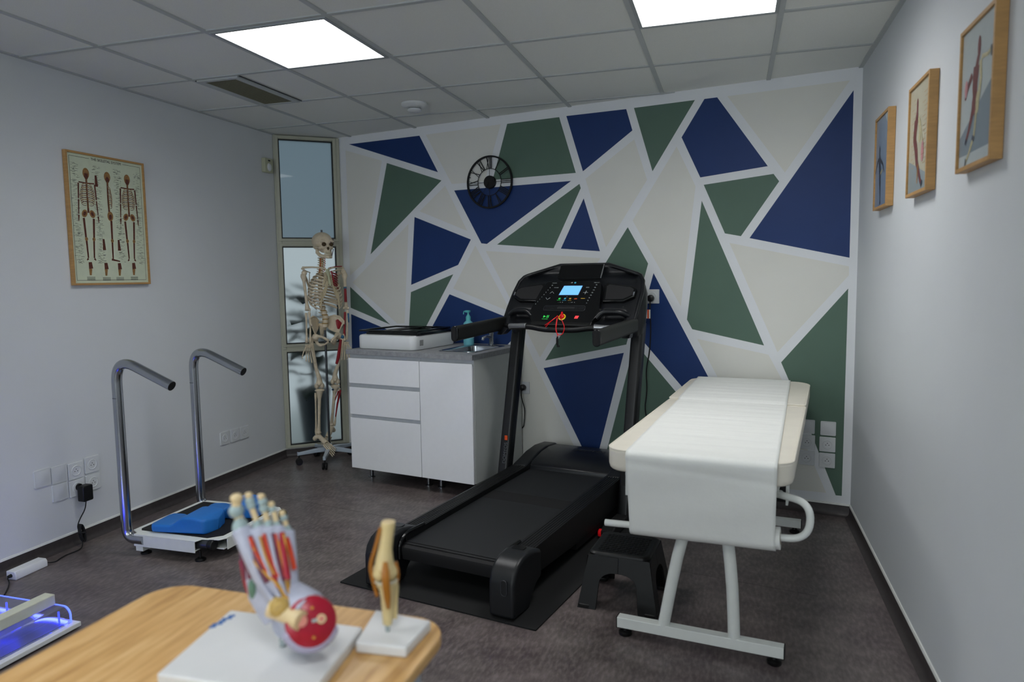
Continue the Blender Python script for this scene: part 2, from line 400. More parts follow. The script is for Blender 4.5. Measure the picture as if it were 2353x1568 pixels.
for k in range(70):
    a = rr.uniform(0, 2*PI); z = rr.choice([rr.uniform(.5, .9), rr.uniform(.95, 1.3)]); r0 = rr.uniform(.02, .16); l = rr.uniform(.14, .27)
    p = Vector((r0*math.cos(a), r0*.8*math.sin(a), z)); d = Vector((math.cos(a), math.sin(a)*.7, rr.uniform(-.5, .7))).normalized(); sd = d.cross(Vector((0, 0, 1))).normalized()*l*.28
    q = p + d*l*.5 + Vector((0, 0, .02))
    b.add([p, q + sd, p + d*l, q - sd], [(0, 1, 2, 3)])
b.build('leaves', LEAF, pp, solid=.002)

# ------------------------------------------------------------ ceiling fittings
def panel(x, y, label):
    t = thing('ceiling_light', label, 'ceiling light', (x + .3, y + .3, ZC), 0, 'square ceiling light panels')
    b = MB(); w = .272; o = .2885
    for q in ((-o, o, w, o), (-o, o, -o, -w), (-o, -w, -w, w), (w, o, -w, w)): b.box(q[0], q[1], q[2], q[3], -.004, .0055)
    b.build('frame', mat('panel_frame', '9da3a4', .5), t)
    MB().box(-w, w, -w, w, -.002, .004).build('diffuser', PANEL, t)
panel(GX, GY, 'square glowing ceiling light panel beside the air vent')
panel(GX + 1.8, GY, 'square glowing ceiling light panel above the treadmill and exam table, cut by the frame')
panel(GX, GY - 2.4, 'square ceiling light panel behind the camera, on the poster wall side')
panel(GX + 1.8, GY - 3.0, 'square ceiling light panel behind the camera, near the wall with the added window')
t = thing('air_vent', 'narrow rectangular ceiling vent with a brown mesh grille', 'air vent', (-2.665, 3.59, ZC))
b = MB()
for q in ((-.132, .132, -.29, -.262), (-.132, .132, .262, .29), (-.132, -.098, -.262, .262), (.098, .132, -.262, .262)): b.box(*q, -.007, .005)
b.build('frame', TBAR, t, bevel=.002)
VG = mat('vent_mesh', '77755f', .6, var=0)
b = MB()
for k in range(20): x = -.098 + .196*k/19; b.box(x-.0018, x+.0018, -.262, .262, -.0045, -.0015)
for k in range(52): y = -.262 + .524*k/51; b.box(-.098, .098, y-.0018, y+.0018, -.004, -.001)
b.build('grille', VG, t)
MB().box(-.1, .1, -.264, .264, .001, .004).build('backing', mat('vent_back', '3c3c34', .8), t)
b = MB(); b.box(-.142, -.135, -.29, .29, -.0015, .002); b.box(.14, .146, -.29, .29, -.0012, .002); b.build('shadow_gap', GASK, t)
t = thing('smoke_detector', 'round white smoke detector on the ceiling above the clock', 'smoke detector', (-1.915, 4.19, ZC))
MB().lathe([(.001, .004), (.082, .004), (.082, -.008), (.072, -.016), (.046, -.024), (.001, -.024)], n=36).build('base', WPLAST, t)
MB().lathe([(.001, -.02), (.036, -.02), (.036, -.028), (.044, -.032), (.044, -.041), (.034, -.048), (.001, -.050)], n=32).build('sensor_head', WPLAST, t)
MB().lathe([(.03, -.0265), (.0375, -.0265), (.0375, -.030), (.03, -.030)], n=32).build('dark_slot', GASK, t)

# ------------------------------------------------------------ sockets and cover plates
# wall plates are built facing local -y, with the wall surface at y = 0
HOLE = mat('socket_hole', '15171a', .6); PLATE = mat('socket_plate', 'd2d6d8', .35, var=.01)
def plate_at(where, a, z):
    if where == 'left': return Vector((XL, a, z)), PI/2
    return M2W(a, 0, z), TH
def plate(where, a, z, label, kind, w=.088, group=None):
    p, rz = plate_at(where, a, z)
    t = thing('wall_socket' if kind != 'blank' else 'cover_plate', label, 'socket' if kind != 'blank' else 'cover plate', p, rz, group)
    if kind == 'blank':
        b = MB(); h = w/2; n = 10
        b.prism(rrect(-h, h, -h, h, .005), 'y', -.006, 0)
        b.grid(lambda u, v: (-h+.007 + u*(w-.014), -.0062 - .004*math.sin(PI*u)*math.sin(PI*v), -h+.007 + v*(w-.014)), n, n)
        b.build('plate', PLATE, t, angle=50)
        return t
    h = w/2; b = MB(); b.prism(rrect(-h, h, -h, h, .004), 'y', -.008, 0); b.build('plate', PLATE, t, bevel=.0015)
    q = w/.088
    MB().lathe([(.0001, -.002), (.0285*q, -.002), (.0285*q, .0018), (.0270*q, .0026), (.0245*q, .0026), (.0225*q, .0006), (.0001, .0006)], (0, -.008, 0), 32, (0, -1, 0)).build('well', PLATE, t)
    b = MB()
    for x, zz, r in ((-.0085, -.003, .0026), (.0085, -.003, .0026), (0, .008, .0026)): b.cyl((x*q, -.0060, zz*q), (x*q, -.0089, zz*q), r*q, n=10)
    b.build('pin_holes', HOLE, t)
    return t
GL = 'white plates clustered on the left wall'
plate('left', 2.645, .402, 'blank white cover plate, nearest the camera in the lone left spot of its cluster', 'blank', .088, GL)
plate('left', 2.738, .397, 'blank white cover plate, upper one of the pair left of the sockets', 'blank', .088, GL)
plate('left', 2.834, .390, 'white wall socket directly above the black plug-in adapter', 'socket', .088, GL)
plate('left', 2.934, .398, 'white wall socket at the top right of the left wall cluster', 'socket', .088, GL)
plate('left', 2.738, .303, 'blank white cover plate, lower one left of the black adapter', 'blank', .088, GL)
plate('left', 2.834, .298, 'white wall socket holding the black plug-in adapter', 'socket', .088, GL)
plate('left', 2.934, .300, 'white wall socket right of the black adapter, lower row', 'socket', .088, GL)
G3 = 'row of three sockets low on the left wall'
plate('left', 3.989, .305, 'white wall socket in the row of three, nearest the chrome handrails', 'socket', .088, G3)
plate('left', 4.094, .303, 'white wall socket, middle of the row of three', 'socket', .088, G3)
plate('left', 4.195, .301, 'white wall socket in the row of three, nearest the corner window', 'socket', .088, G3)
GM = 'white plates on the mural wall beside the exam table'
plate('mural', .433, .498, 'blank white cover plate half hidden by the exam table edge', 'blank', .08, GM)
plate('mural', .543, .496, 'blank white cover plate nearest the right wall, on the green paint', 'blank', .08, GM)
plate('mural', .434, .408, 'upper white socket next to the exam table edge', 'socket', .084, GM)
plate('mural', .541, .404, 'upper white socket in the column nearest the right wall', 'socket', .084, GM)
plate('mural', .433, .316, 'lower white socket next to the exam table edge', 'socket', .084, GM)
plate('mural', .541, .312, 'lower white socket in the column nearest the right wall', 'socket', .084, GM)
plate('mural', -.482, 1.243, 'white wall socket behind the treadmill console with a black plug', 'socket', .088)
plate('mural', -1.392, .611, 'white wall socket beside the sink cabinet with a black plug', 'socket', .084)

def worldtube(name, mats, pts, r, label, cat, n=8):
    b = MB(); c = Vector(pts[0]); b.tube([Vector(p) - c for p in pts], r, n); o = b.build(name, mats, None, loc=c); return tag(o, label, cat)
# adapter and its lead to the white junction box
t = thing('power_adapter', 'black plug-in power adapter in the lower socket, its lead looped to the floor', 'adapter', (XL + .006, 2.852, .27), PI/2)
b = MB(); b.prism(rrect(-.03, .03, -.045, .04, .008), 'y', -.055, -.012); b.build('body', BLK, t, bevel=.004)
MB().cyl((-.012, -.002, .03), (-.012, -.013, .03), .018, n=20).build('pin_boss', BLK, t)
b = MB(); pts = [(0, -.035, -.045), (-.004, -.03, -.09), (-.035, -.02, -.14), (-.06, -.03, -.17), (-.045, -.03, -.21), (-.055, -.055, -.248), (-.10, -.10, -.2655), (-.20, -.09, -.266), (-.27, -.12, -.266), (-.303, -.103, -.258), (-.308, -.1015, -.256)]
b.tube(fillet(pts, .04), .0028, 8); b.build('lead', BLKM, t)
b = MB()
for k in range(4):
    pts = [(-.045 + .012*math.cos(a), -.035 - .006*k + .008*math.sin(a*1.0), -.205 + .045*math.sin(a)) for a in [2*PI*i/20 for i in range(20)]]
    b.tube(pts, .003, 6, closed=True)
b.tube([(-.062, -.04, -.205), (-.028, -.05, -.207)], .007, 8)
b.build('lead_bundle', BLKM, t)
t = thing('junction_box', 'small white cable box lying on the floor below the left wall', 'cable box', (-3.205, 2.455, 0), math.radians(3))
b = MB(); b.prism([(-.028, 0), (.028, 0), (.028, .028), (.02, .04), (-.028, .04)], 'y', -.085, .085); b.build('housing', WPLAST, t, bevel=.003)
MB().tube(fillet([(.0, -.083, .02), (.0, -.105, .02), (.03, -.12, .006), (.07, -.16, .004), (.12, -.22, .003), (.15, -.262, .008)], .03), .0028, 8).build('lead', BLKM, t)
MB().cyl((0, -.08, .02), (0, -.1, .02), .009, .007).build('connector', BLKM, t)

# motion sensor high on the left wall
t = thing('motion_sensor', 'small cream motion sensor high on the left wall by the window', 'motion sensor', (XL, 4.583, 2.222), PI/2)
MB().prism(rrect(-.05, .05, -.052, .052, .008), 'y', -.032, 0).build('housing', mat('cream_plastic', 'b9bb9f', .45), t, bevel=.004)
MB().ball((0, -.030, -.012), .026, .014, .03).build('lens', WPLAST, t)
MB().box(-.012, .012, -.0335, -.031, .03, .04).build('badge', GASK, t)

# ------------------------------------------------------------ wall clock
p = M2W(-1.632, 0, 2.03)
t = thing('wall_clock', 'round black skeleton wall clock with roman numerals', 'clock', p, TH)
b = MB(); Rk = .18
def ringy(R, w, d, y):
    b_ = []
    for r, yy in ((R-w, y-d), (R, y-d), (R, y+d), (R-w, y+d)): b_.append([(r*math.cos(2*PI*k/64), yy, r*math.sin(2*PI*k/64)) for k in range(64)])
    return b_
MB().ring_loft(ringy(Rk, .011, .006, -.02), closed=True).build('outer_ring', BLKM, t)
MB().ring_loft(ringy(.094, .004, .002, -.02), closed=True).build('inner_ring', BLKM, t)
MB().lathe([(.0001, .014), (.040, .014), (.044, .010), (.044, -.012), (.0001, -.012)][::-1], (0, -.014, 0), 40, (0, -1, 0)).build('movement', BLKM, t)
b = MB()
for a in (0, 90, 180, 270):
    ca, sa = math.cos(math.radians(a)), math.sin(math.radians(a)); b.tube([(.04*ca, -.02, .04*sa), (.093*ca, -.02, .093*sa)], .0018, 6)
for a in (45, 165, 285):
    ca, sa = math.cos(math.radians(a)), math.sin(math.radians(a)); b.cyl((.17*ca, -.015, .17*sa), (.17*ca, 0, .17*sa), .003, n=6)
b.build('spokes', BLKM, t)
NUM = ['XII', 'I', 'II', 'III', 'IIII', 'V', 'VI', 'VII', 'VIII', 'IX', 'X', 'XI']
b = MB()
for h, sN in enumerate(NUM):
    a = math.radians(90 - 30*h); ws = {'I': .011, 'V': .022, 'X': .024}; tot = sum(ws[c] for c in sN); x = -tot/2
    M = Matrix.Rotation(-(a - PI/2), 4, 'Y')
    def bar(x0, x1, w):
        q = [(x0-w, .093), (x0+w, .093), (x1+w, .171), (x1-w, .171)]
        b.T = M; b.prism(q, 'y', -.0225, -.0185)
    for c in sN:
        w = ws[c]
        if c == 'I': bar(x+w/2, x+w/2, .0026)
        if c == 'V': bar(x+w/2, x+.003, .0028); bar(x+w/2, x+w-.003, .0016)
        if c == 'X': bar(x+.003, x+w-.003, .0016); bar(x+w-.003, x+.003, .0028)
        x += w
b.T = None; b.build('numerals', BLKM, t)
b = MB(); b.tube([(0, -.032, 0), (-.048, -.032, -.078)], [.002, .0012], 6); b.build('minute_hand', BLKM, t)
b = MB(); b.tube([(0, -.030, 0), (0, -.030, -.06)], [.003, .0012], 6); b.build('hour_hand', BLKM, t)

# ------------------------------------------------------------ posters
def frame_poster(name, label, loc, rz, w, h, fw, dep, cat='poster', group=None):
    t = thing(name, label, cat, loc, rz, group)         # faces local -y
    b = MB()
    b.box(-w/2, -w/2+fw, -dep, 0, -h/2, h/2); b.box(w/2-fw, w/2, -dep, 0, -h/2, h/2)
    b.box(-w/2+fw, w/2-fw, -dep, 0, -h/2, -h/2+fw); b.box(-w/2+fw, w/2-fw, -dep, 0, h/2-fw, h/2)
    b.build('frame', OAK, t, bevel=.001)
    return t
RC = [0]
def ribbon(b, pts, w0, w1=None, y=-.0):
    RC[0] += 1; y = y - RC[0]*3e-6
    w1 = w0 if w1 is None else w1; n = len(pts); L_ = []; R_ = []
    for i, p in enumerate(pts):
        q0 = pts[max(0, i-1)]; q1 = pts[min(n-1, i+1)]; dx, dz = q1[0]-q0[0], q1[1]-q0[1]; l = math.hypot(dx, dz) or 1
        w = w0 + (w1-w0)*i/max(1, n-1); L_.append((p[0]-dz/l*w, y, p[1]+dx/l*w)); R_.append((p[0]+dz/l*w, y, p[1]-dx/l*w))
    b.add(L_ + R_, [(i, i+1, n+i+1, n+i) for i in range(n-1)])
def blob(b, cx, cz, rx, rz, y=-.0, n=16, rot=0.):
    RC[0] += 1; y = y - RC[0]*3e-6
    b.add([(cx + rx*math.cos(2*PI*k/n)*math.cos(rot) - rz*math.sin(2*PI*k/n)*math.sin(rot), y, cz + rx*math.cos(2*PI*k/n)*math.sin(rot) + rz*math.sin(2*PI*k/n)*math.cos(rot)) for k in range(n)], [tuple(range(n))])
INK = mat('ink_black', '24262a', .7, var=0); INKB = mat('ink_brown', '5b2f24', .7, var=.3, scale=120); INKO = mat('ink_ochre', '8f6a3e', .7, var=.3, scale=120)
INKG = mat('ink_greyblue', '8d97a8', .7, var=.1); INKP = mat('ink_pale', 'b3bdbb', .7, var=0)
W_, H_ = .515, .70
t = frame_poster('framed_poster', 'oak-framed skeletal system chart with three skeletons on the left wall', (XL + .001, 3.145, 1.716), PI/2, W_, H_, .011, .022, 'poster')
b = MB(); b.box(-W_/2+.008, W_/2-.008, -.014, -.004, -H_/2+.008, H_/2-.008)
b.build('sheet', mat('chart_paper', 'cad3bb', .3, var=.03), t)
Y0 = -.0146
b = MB(); fx, fz = W_/2-.026, H_/2-.026
b.m = 0
for q in ([(-fx, -fz), (fx, -fz)], [(fx, -fz), (fx, fz)], [(-fx, fz), (-fx, -fz)], [(-fx, fz), (-.11, fz)], [(.11, fz), (fx, fz)]): ribbon(b, q, .0009, y=Y0)
def skel(cx, top, s, kind):
    T_ = lambda x, z: (cx + x*s, top - z*s)
    y1, y2 = Y0-.0003, Y0-.0006
    b.m = 2; p = T_(0, .065); blob(b, p[0], p[1], .043*s, .058*s, y1)
    b.m = 1; p = T_(0, .10); blob(b, p[0], p[1], .026*s, .035*s, y2)
    if kind != 'side':
        for sx in (-1, 1):
            b.m = 1; p = T_(sx*.016, .075); blob(b, p[0], p[1], .010*s, .010*s, y2-.0002, 8)
    b.m = 1
    k = .5 if kind == 'side' else 1
    ribbon(b, [T_(0, .12), T_(-.01*(1-k), .3), T_(0, .5)], .012*s, y=y1)
    for i in range(10):
        zz = .19 + .022*i; w = (.06 + .035*math.sin(PI*i/11))*k
        b.m = 1 if i % 2 else 2
        for sx in ((-1, 1) if kind != 'side' else (1,)):
            ribbon(b, [T_(sx*.008, zz-.012), T_(sx*w*.6, zz-.010), T_(sx*w*.95, zz+.002), T_(sx*w, zz+.014), T_(sx*w*.85, zz+.028), T_(sx*w*.45, zz+.034), T_(sx*.02, zz+.028)], .0036*s, .0026*s, y=y2)
    b.m = 2
    if kind != 'side':
        for sx in (-1, 1):
            p = T_(sx*.05, .51); blob(b, p[0], p[1], .035*s, .045*s, y1, rot=sx*.5)
            b.m = 1; p = T_(sx*.05, .51); blob(b, p[0], p[1], .018*s, .025*s, y2, rot=sx*.5); b.m = 2
    else:
        p = T_(.01, .51); blob(b, p[0], p[1], .04*s, .055*s, y1); b.m = 1; p = T_(.01, .52); blob(b, p[0], p[1], .02*s, .03*s, y2)
    for sx in ((-1, 1) if kind != 'side' else (1,)):
        if kind != 'side':
            b.m = 1; ribbon(b, [T_(0, .175), T_(sx*.10, .17)], .007*s, y=y1)
            ribbon(b, [T_(sx*.105, .18), T_(sx*.115, .35)], .010*s, .008*s, y=y1)
            ribbon(b, [T_(sx*.115, .36), T_(sx*.125, .52)], .009*s, .006*s, y=y1)
            ribbon(b, [T_(sx*.125, .53), T_(sx*.13, .60)], .011*s, .004*s, y=y1)
        b.m = 1; hx = .065 if kind != 'side' else .02
        ribbon(b, [T_(sx*hx, .56), T_(sx*hx*.8, .78)], .014*s, .012*s, y=y1)
        b.m = 2; p = T_(sx*hx*.75, .79); blob(b, p[0], p[1], .02*s, .022*s, y2)
        b.m = 1; ribbon(b, [T_(sx*hx*.75, .8), T_(sx*hx*.6, 1.0)], .012*s, .009*s, y=y1)
        ribbon(b, [T_(sx*hx*.6-.02*(kind == 'side'), 1.005), T_(sx*hx*.9 + (.09 if kind == 'side' else 0), 1.025)], .012*s, .006*s, y=y1)
for cx, top, kd in ((-.135, .275, 'front'), (.0, .272, 'side'), (.135, .275, 'back')): skel(cx, top, .48, kd)
for cx, cz in ((-.145, -.262), (-.045, -.265), (.045, -.265), (.145, -.262)):
    b.m = 1; ribbon(b, [(cx, cz+.035), (cx+.003, cz)], .010, .013, y=Y0-.0003); b.m = 2; ribbon(b, [(cx, cz), (cx-.002, cz-.035)], .010, .006, y=Y0-.0004)
    b.m = 0
    for k in range(4): ribbon(b, [(cx-.026, cz-.045-.005*k), (cx+.026, cz-.045-.005*k)], .0009, y=Y0)
for cx, cz in ((-.05, -.13), (.05, -.13), (-.075, .21)):
    b.m = 1; ribbon(b, [(cx, cz+.03), (cx+.002, cz-.03)], .006, .010, y=Y0-.0003)
rr_extra = []
for cx in (-.135, 0, .135):
    b.m = 3
    for k in range(4): ribbon(b, [(cx-.002+.004*(k%2), .19-.02*k), (cx+.002, .178-.02*k)], .0022, y=Y0-.0012)
    b.m = 2; ribbon(b, [(cx, .215), (cx, .06)], .0018, y=Y0-.0012)
b.m = 0; rr = random.Random(8)
for k in range(900):
    cz = rr.uniform(-.235, .29); col = rr.choice([-.213, -.195, -.077, -.06, .06, .077, .195, .213]); x0 = col + rr.uniform(-.014, .014); l = rr.uniform(.006, .02)
    RC[0] = 0; ribbon(b, [(x0-l/2, cz), (x0+l/2, cz)], .0005, y=Y0-.0001)
for cx, cz, q in rr_extra: blob(b, cx, cz, q, q*1.5, Y0-.0006, 8)
b.build('printed_figures', [INK, INKB, INKO, INKG], t, recalc=False)
textobj('title', 'THE SKELETAL SYSTEM', .0195, INK, t, (0, Y0-.0003, fz-.001), (PI/2, 0, 0), .0001)

def runner_poster(label, y, zc, w, h, bgs, fig):
    RC[0] = 0
    t = frame_poster('framed_poster', label, (XR - .001, y, zc), -PI/2, w, h, .012, .03, 'poster', 'oak-framed anatomy posters on the right wall')
    iw, ih = w/2-.010, h/2-.010
    b = MB(); b.box(-iw, iw, -.024, -.004, -ih, ih); b.build('sheet', mat(bgs[0][0], bgs[0][1], .25, var=.02), t)
    if len(bgs) > 1:
        b = MB(); b.prism([(p[0]*iw, p[1]*ih) for p in bgs[1][2]], 'y', -.0243, -.023); b.build('printed_block', mat(bgs[1][0], bgs[1][1], .25, var=.02), t)
    ms = []; b = MB()
    idx = {}
    for kind, m, data in fig:
        if m.name not in idx: idx[m.name] = len(ms); ms.append(m)
        b.m = idx[m.name]; yy = -.0247 + .003*0 - .0001*idx[m.name]
        if kind == 'r': ribbon(b, [(p[0]*iw, p[1]*ih) for p in data[0]], data[1], data[2], y=yy)
        else: blob(b, data[0]*iw, data[1]*ih, data[2], data[3], y=yy)
    b.build('printed_figure', ms, t, recalc=False)
FM = mat('print_muscle', '6b3532', .4, var=.3, scale=90); FB = mat('print_bone', 'b3ab86', .4, var=.2, scale=90); FK = mat('print_navy', '2d3340', .4); FP = mat('print_pink', 'b98384', .4)
# viewed from inside the room, local +x points to the camera-near side
runner_poster('small oak-framed print of a dark figure on slate blue, nearest the mural wall', 3.565, 1.867, .29, .415,
  [('print_slate', '7f8fa3'), ('print_slate_pale', 'a9b7bd', [(.35, 1), (1, 1), (1, .62)])],
  [('b', FM, (.9, .55, .014, .036)), ('b', FK, (-.35, .28, .010, .018)), ('r', FK, ([(-.35, .25), (-.33, .1)], .008, .012)), ('r', FK, ([(-.35, .12), (-.2, -.2), (-.15, -.28)], .022, .014)),
   ('r', FK, ([(-.5, .1), (-.8, -.05), (-1, -.2)], .008, .004)), ('r', FK, ([(-.15, .05), (.25, -.1), (.5, -.3)], .008, .004)), ('r', FK, ([(-.2, -.28), (-.15, -.5), (-.1, -.7)], .016, .008)), ('r', FB, ([(-.1, -.28), (.2, -.2)], .006, .004)),
   ('r', FK, ([(-.1, -.7), (-.08, -.92)], .008, .004)), ('r', FK, ([(-.15, -.93), (.1, -.92)], .005, .003))])
runner_poster('oak-framed cream anatomy print with notes, middle of the three on the right wall', 2.905, 1.853, .295, .40,
  [('print_cream', 'b9b39c'), ('print_grey_block', '8f999b', [(-1, -1), (1, -1), (1, -.75), (-1, -.35)])],
  [('b', FM, (-.2, .62, .012, .024)), ('r', FM, ([(-.2, .55), (-.25, .3)], .010, .02)), ('r', FM, ([(-.3, .35), (-.4, 0), (-.2, -.2)], .024, .018)), ('r', FB, ([(0, .38), (.15, .1), (.1, -.1)], .010, .012)),
   ('r', FB, ([(.1, .3), (.35, .0), (.45, -.25)], .007, .004)), ('r', FM, ([(-.2, -.2), (-.1, -.45), (.1, -.6)], .02, .012)), ('b', FP, (.45, -.3, .018, .036)),
   ('r', FM, ([(.1, -.6), (.3, -.8), (.5, -.92)], .013, .007)), ('r', FK, ([(.4, -.9), (.55, -.86)], .01, .008)), ('r', INKO, ([(.05, -.5), (.0, -.85)], .008, .005))]
  + [('r', INKO, ([(sx*.6 + .12*math.sin(k*2.3) - .12*(sx > 0), .75 - k*.085), (sx*.6 + .12*math.sin(k*2.3) + .18, .75 - k*.085 + .01)], .0008, .0008)) for k in range(16) for sx in (-1, 1)])
runner_poster('oak-framed print of a running figure, nearest the camera on the right wall', 2.275, 1.861, .295, .40,
  [('print_white', 'b4bcbc'), ('print_block_blue', '7f8b93', [(-1, -.82), (1, -.82), (1, .1), (-1, -.55)])],
  [('b', FM, (.08, .62, .013, .03)), ('r', FM, ([(.05, .5), (-.05, .35)], .01, .012)), ('r', FM, ([(-.05, .38), (-.1, .1), (-.05, -.1)], .024, .016)), ('r', FB, ([(.2, .42), (.25, .15), (.15, -.1)], .010, .010)),
   ('r', FM, ([(-.3, .3), (-.6, .12), (-.7, -.0)], .011, .006)), ('b', FP, (-.65, .15, .013, .024)), ('r', FB, ([(.25, .45), (.6, .42), (.8, .45)], .006, .005)), ('r', FK, ([(.8, .5), (.82, .35)], .006, .004)),
   ('b', FM, (-.1, -.15, .02, .03)), ('b', FB, (.1, -.15, .014, .03)), ('r', FM, ([(-.15, -.2), (-.35, -.45), (-.5, -.6)], .012, .007)), ('r', FB, ([(.05, -.25), (.0, -.5), (-.05, -.65)], .007, .006)),
   ('r', FK, ([(-.5, -.6), (-.58, -.66)], .008, .006)), ('r', FK, ([(-.05, -.6), (-.1, -.66)], .01, .008)), ('r', FB, ([(-.1, -.66), (-.35, -.85), (-.5, -.92)], .007, .004)), ('r', FK, ([(-.5, -.88), (-.55, -1.0)], .006, .003))])
# ------------------------------------------------------------ kitchen run (local x = along the mural, local -y = into the room)
def mthing(name, label, cat, s0, t0=0., z=0., group=None, drz=0.):
    return thing(name, label, cat, M2W(s0, t0, z), TH + drz, group)
ZT, FT = .907, .667
def cabinet(s0, s1, label, parts):
    t = mthing('base_cabinet', label, 'cabinet', (s0+s1)/2, 0, 0, 'white gloss base cabinets'); h = (s1-s0)/2
    b = MB()
    b.box(-h, -h+.016, -FT+.024, -.02, .095, .874); b.box(h-.016, h, -FT+.024, -.02, .095, .874); b.box(-h+.016, h-.016, -FT+.03, -.02, .095, .112)
    b.box(-h+.016, h-.016, -.034, -.02, .112, .874); b.box(-h+.016, h-.016, -FT+.05, -.565, .858, .874); b.box(-h+.016, h-.016, -.09, -.034, .858, .874)
    b.build('body', GREYP, t, bevel=.001)
    for kind, z0, z1 in parts:
        b = MB(); g = .0016
        b.prism([(-FT, z0), (-FT, z1), (-FT+.003, z1), (-FT+.019, z1-.022), (-FT+.019, z0)], 'x', -h+g, h-g)
        b.build(kind, GLOSSW, t, bevel=.0012)
    b = MB()
    tops = [p[2] for p in parts]
    for z1 in tops:       # recessed finger grooves above each front
        b.prism([(-FT+.0205, z1-.024), (-FT+.0205, min(z1+.024, .874)), (-FT+.024, min(z1+.024, .874)), (-FT+.024, z1-.024)], 'x', -h+.001, h-.001)
    b.build('finger_groove', mat('groove_white', 'c8ccd0', .4), t)
    for x in (-h+.05, h-.05):
        for y in (-.52, -.10):
            q = MB(); q.lathe([(.024, 0), (.024, .004), (.013, .008), (.013, .080), (.02, .084), (.02, .0952), (.0001, .0952)], (x, y, 0), 20); q.build('leg', CHR, t)
    return t
cabinet(-2.382, -1.800, 'white gloss base cabinet with three drawers, next to the skeleton', [('drawer', .097, .444), ('drawer', .468, .653), ('drawer', .680, .850)])
cabinet(-1.799, -1.405, 'white gloss base cabinet with one tall door, under the sink', [('door', .097, .850)])
t = mthing('worktop', 'grey concrete-look worktop slab over the drawer cabinet, under the white box', 'worktop', -2.088)
MB().box(-.302, .2905, -.68, -.004, .8752, ZT).build('slab', WTOP, t, bevel=.002)
t = mthing('worktop', 'grey concrete-look worktop slab with the steel sink set in it', 'worktop', -1.595)
b = MB(); b.box(-.2015, .200, -.68, -.54, .8752, ZT); b.box(-.2015, .200, -.12, -.004, .8752, ZT); b.box(-.2015, -.145, -.54, -.12, .8752, ZT); b.box(.125, .200, -.54, -.12, .8752, ZT)
b.build('slab', WTOP, t)
t = mthing('sink', 'small stainless steel sink bowl set in the grey worktop', 'sink', -1.605, .33, ZT)
def rr3(x0, x1, y0, y1, r, z, n=6): return [(p[0], p[1], z) for p in rrect(x0, x1, y0, y1, r, n)]
b = MB(); b.ring_loft([rr3(-.150, .150, -.225, .225, .06, .0005), rr3(-.148, .148, -.223, .223, .06, .004), rr3(-.132, .132, -.207, .207, .05, .004), rr3(-.122, .122, -.197, .197, .045, -.004), rr3(-.112, .112, -.187, .187, .045, -.12), rr3(-.085, .085, -.16, .16, .04, -.14), rr3(-.02, .02, -.02, .02, .019, -.143)], caps=False)
b.m = 0; b.add(rr3(-.02, .02, -.02, .02, .019, -.143), [tuple(range(28))]); b.build('bowl', CHR, t, recalc=False)
MB().lathe([(.0001, -.1405), (.021, -.1405), (.024, -.1385), (.03, -.1395)][::-1], (0, 0, 0), 20).build('drain', DSTEEL, t)
t = mthing('tap', 'chrome mixer tap behind the sink, half hidden by the treadmill handle', 'tap', -1.600, .085, ZT)
MB().lathe([(.024, .0005), (.024, .006), (.016, .012), (.016, .07), (.019, .075), (.019, .098), (.008, .106), (.0001, .106)], n=24).build('body', CHR, t)
MB().tube(fillet([(0, -.012, .055), (0, -.06, .068), (0, -.115, .06), (0, -.118, .045)], .02), .010, 14).build('spout', CHR, t)
MB().tube([(0, 0, .103), (.02, -.03, .122), (.03, -.055, .135)], [.007, .006, .004], 10, flat=.6).build('lever', CHR, t)
t = mthing('soap_bottle', 'teal pump bottle of hand gel standing behind the sink', 'bottle', -1.760, .125, ZT)
MB().lathe([(.0001, .0005), (.034, .0005), (.037, .006), (.037, .135), (.033, .155), (.018, .170), (.016, .176), (.0001, .176)], n=30).build('bottle_body', mat('soap_body', '6fb9c6', .25, var=.01), t)
MB().lathe([(.0372, .05), (.0375, .052), (.0375, .122), (.0372, .124)], n=30).build('label', mat('soap_label', 'a9d3dc', .4), t)
MB().lathe([(.0175, .170), (.0175, .196), (.013, .204), (.006, .215), (.006, .232), (.0001, .232)], n=22).build('collar', SOAP, t)
b = MB(); b.box(-.020, .012, -.011, .011, .228, .242); b.tube([(-.015, 0, .236), (-.034, 0, .234), (-.038, 0, .222), (-.038, 0, .214)], .0045, 8); b.build('pump_head', SOAP, t, bevel=.002)

# white box device with stacked black frames on top
t = mthing('white_box', 'white rounded box device with side vents on the worktop', 'device', -2.115, .358, ZT)
b = MB(); o = lambda i, z: rr3(-.238+i, .238-i, -.25+i, .25-i, .045, z, 8)
b.ring_loft([o(.012, .001), o(.004, .003), o(0, .010), o(0, .083), o(.004, .092), o(.014, .096)]); b.build('housing', WPLAST, t)
b = MB()
for k in range(6): y = -.185 + .007*k; b.prism([(y-.0015, .028), (y+.0015, .028), (y+.0015+.002, .066), (y-.0015+.002, .066)], 'x', .2372, .2386)
b.build('vent_slots', GASK, t)
MB().box(-.19, .19, -.2, .2, .0958, .0968).build('top_recess', GASK, t)
def ringframe(b, x0, x1, y0, y1, w, z0, z1):
    b.box(x0, x1, y0, y0+w, z0, z1); b.box(x0, x1, y1-w, y1, z0, z1); b.box(x0, x0+w, y0+w, y1-w, z0, z1); b.box(x1-w, x1, y0+w, y1-w, z0, z1)
t = mthing('black_frame', 'thick black empty frame lying on the white box, lower of two', 'frame', -2.09, .335, ZT + .097, 'black frames on the white box')
b = MB(); ringframe(b, -.215, .215, -.23, .22, .035, .0, .015); b.build('frame', BLKG, t, bevel=.003)
MB().box(-.182, .182, -.197, .187, .004, .008).build('panel', DSTEEL, t)
t = mthing('black_frame', 'thin black empty frame lying on top of the thicker one, sticking out to the left', 'frame', -2.15, .30, ZT + .1125, 'black frames on the white box', drz=.05)
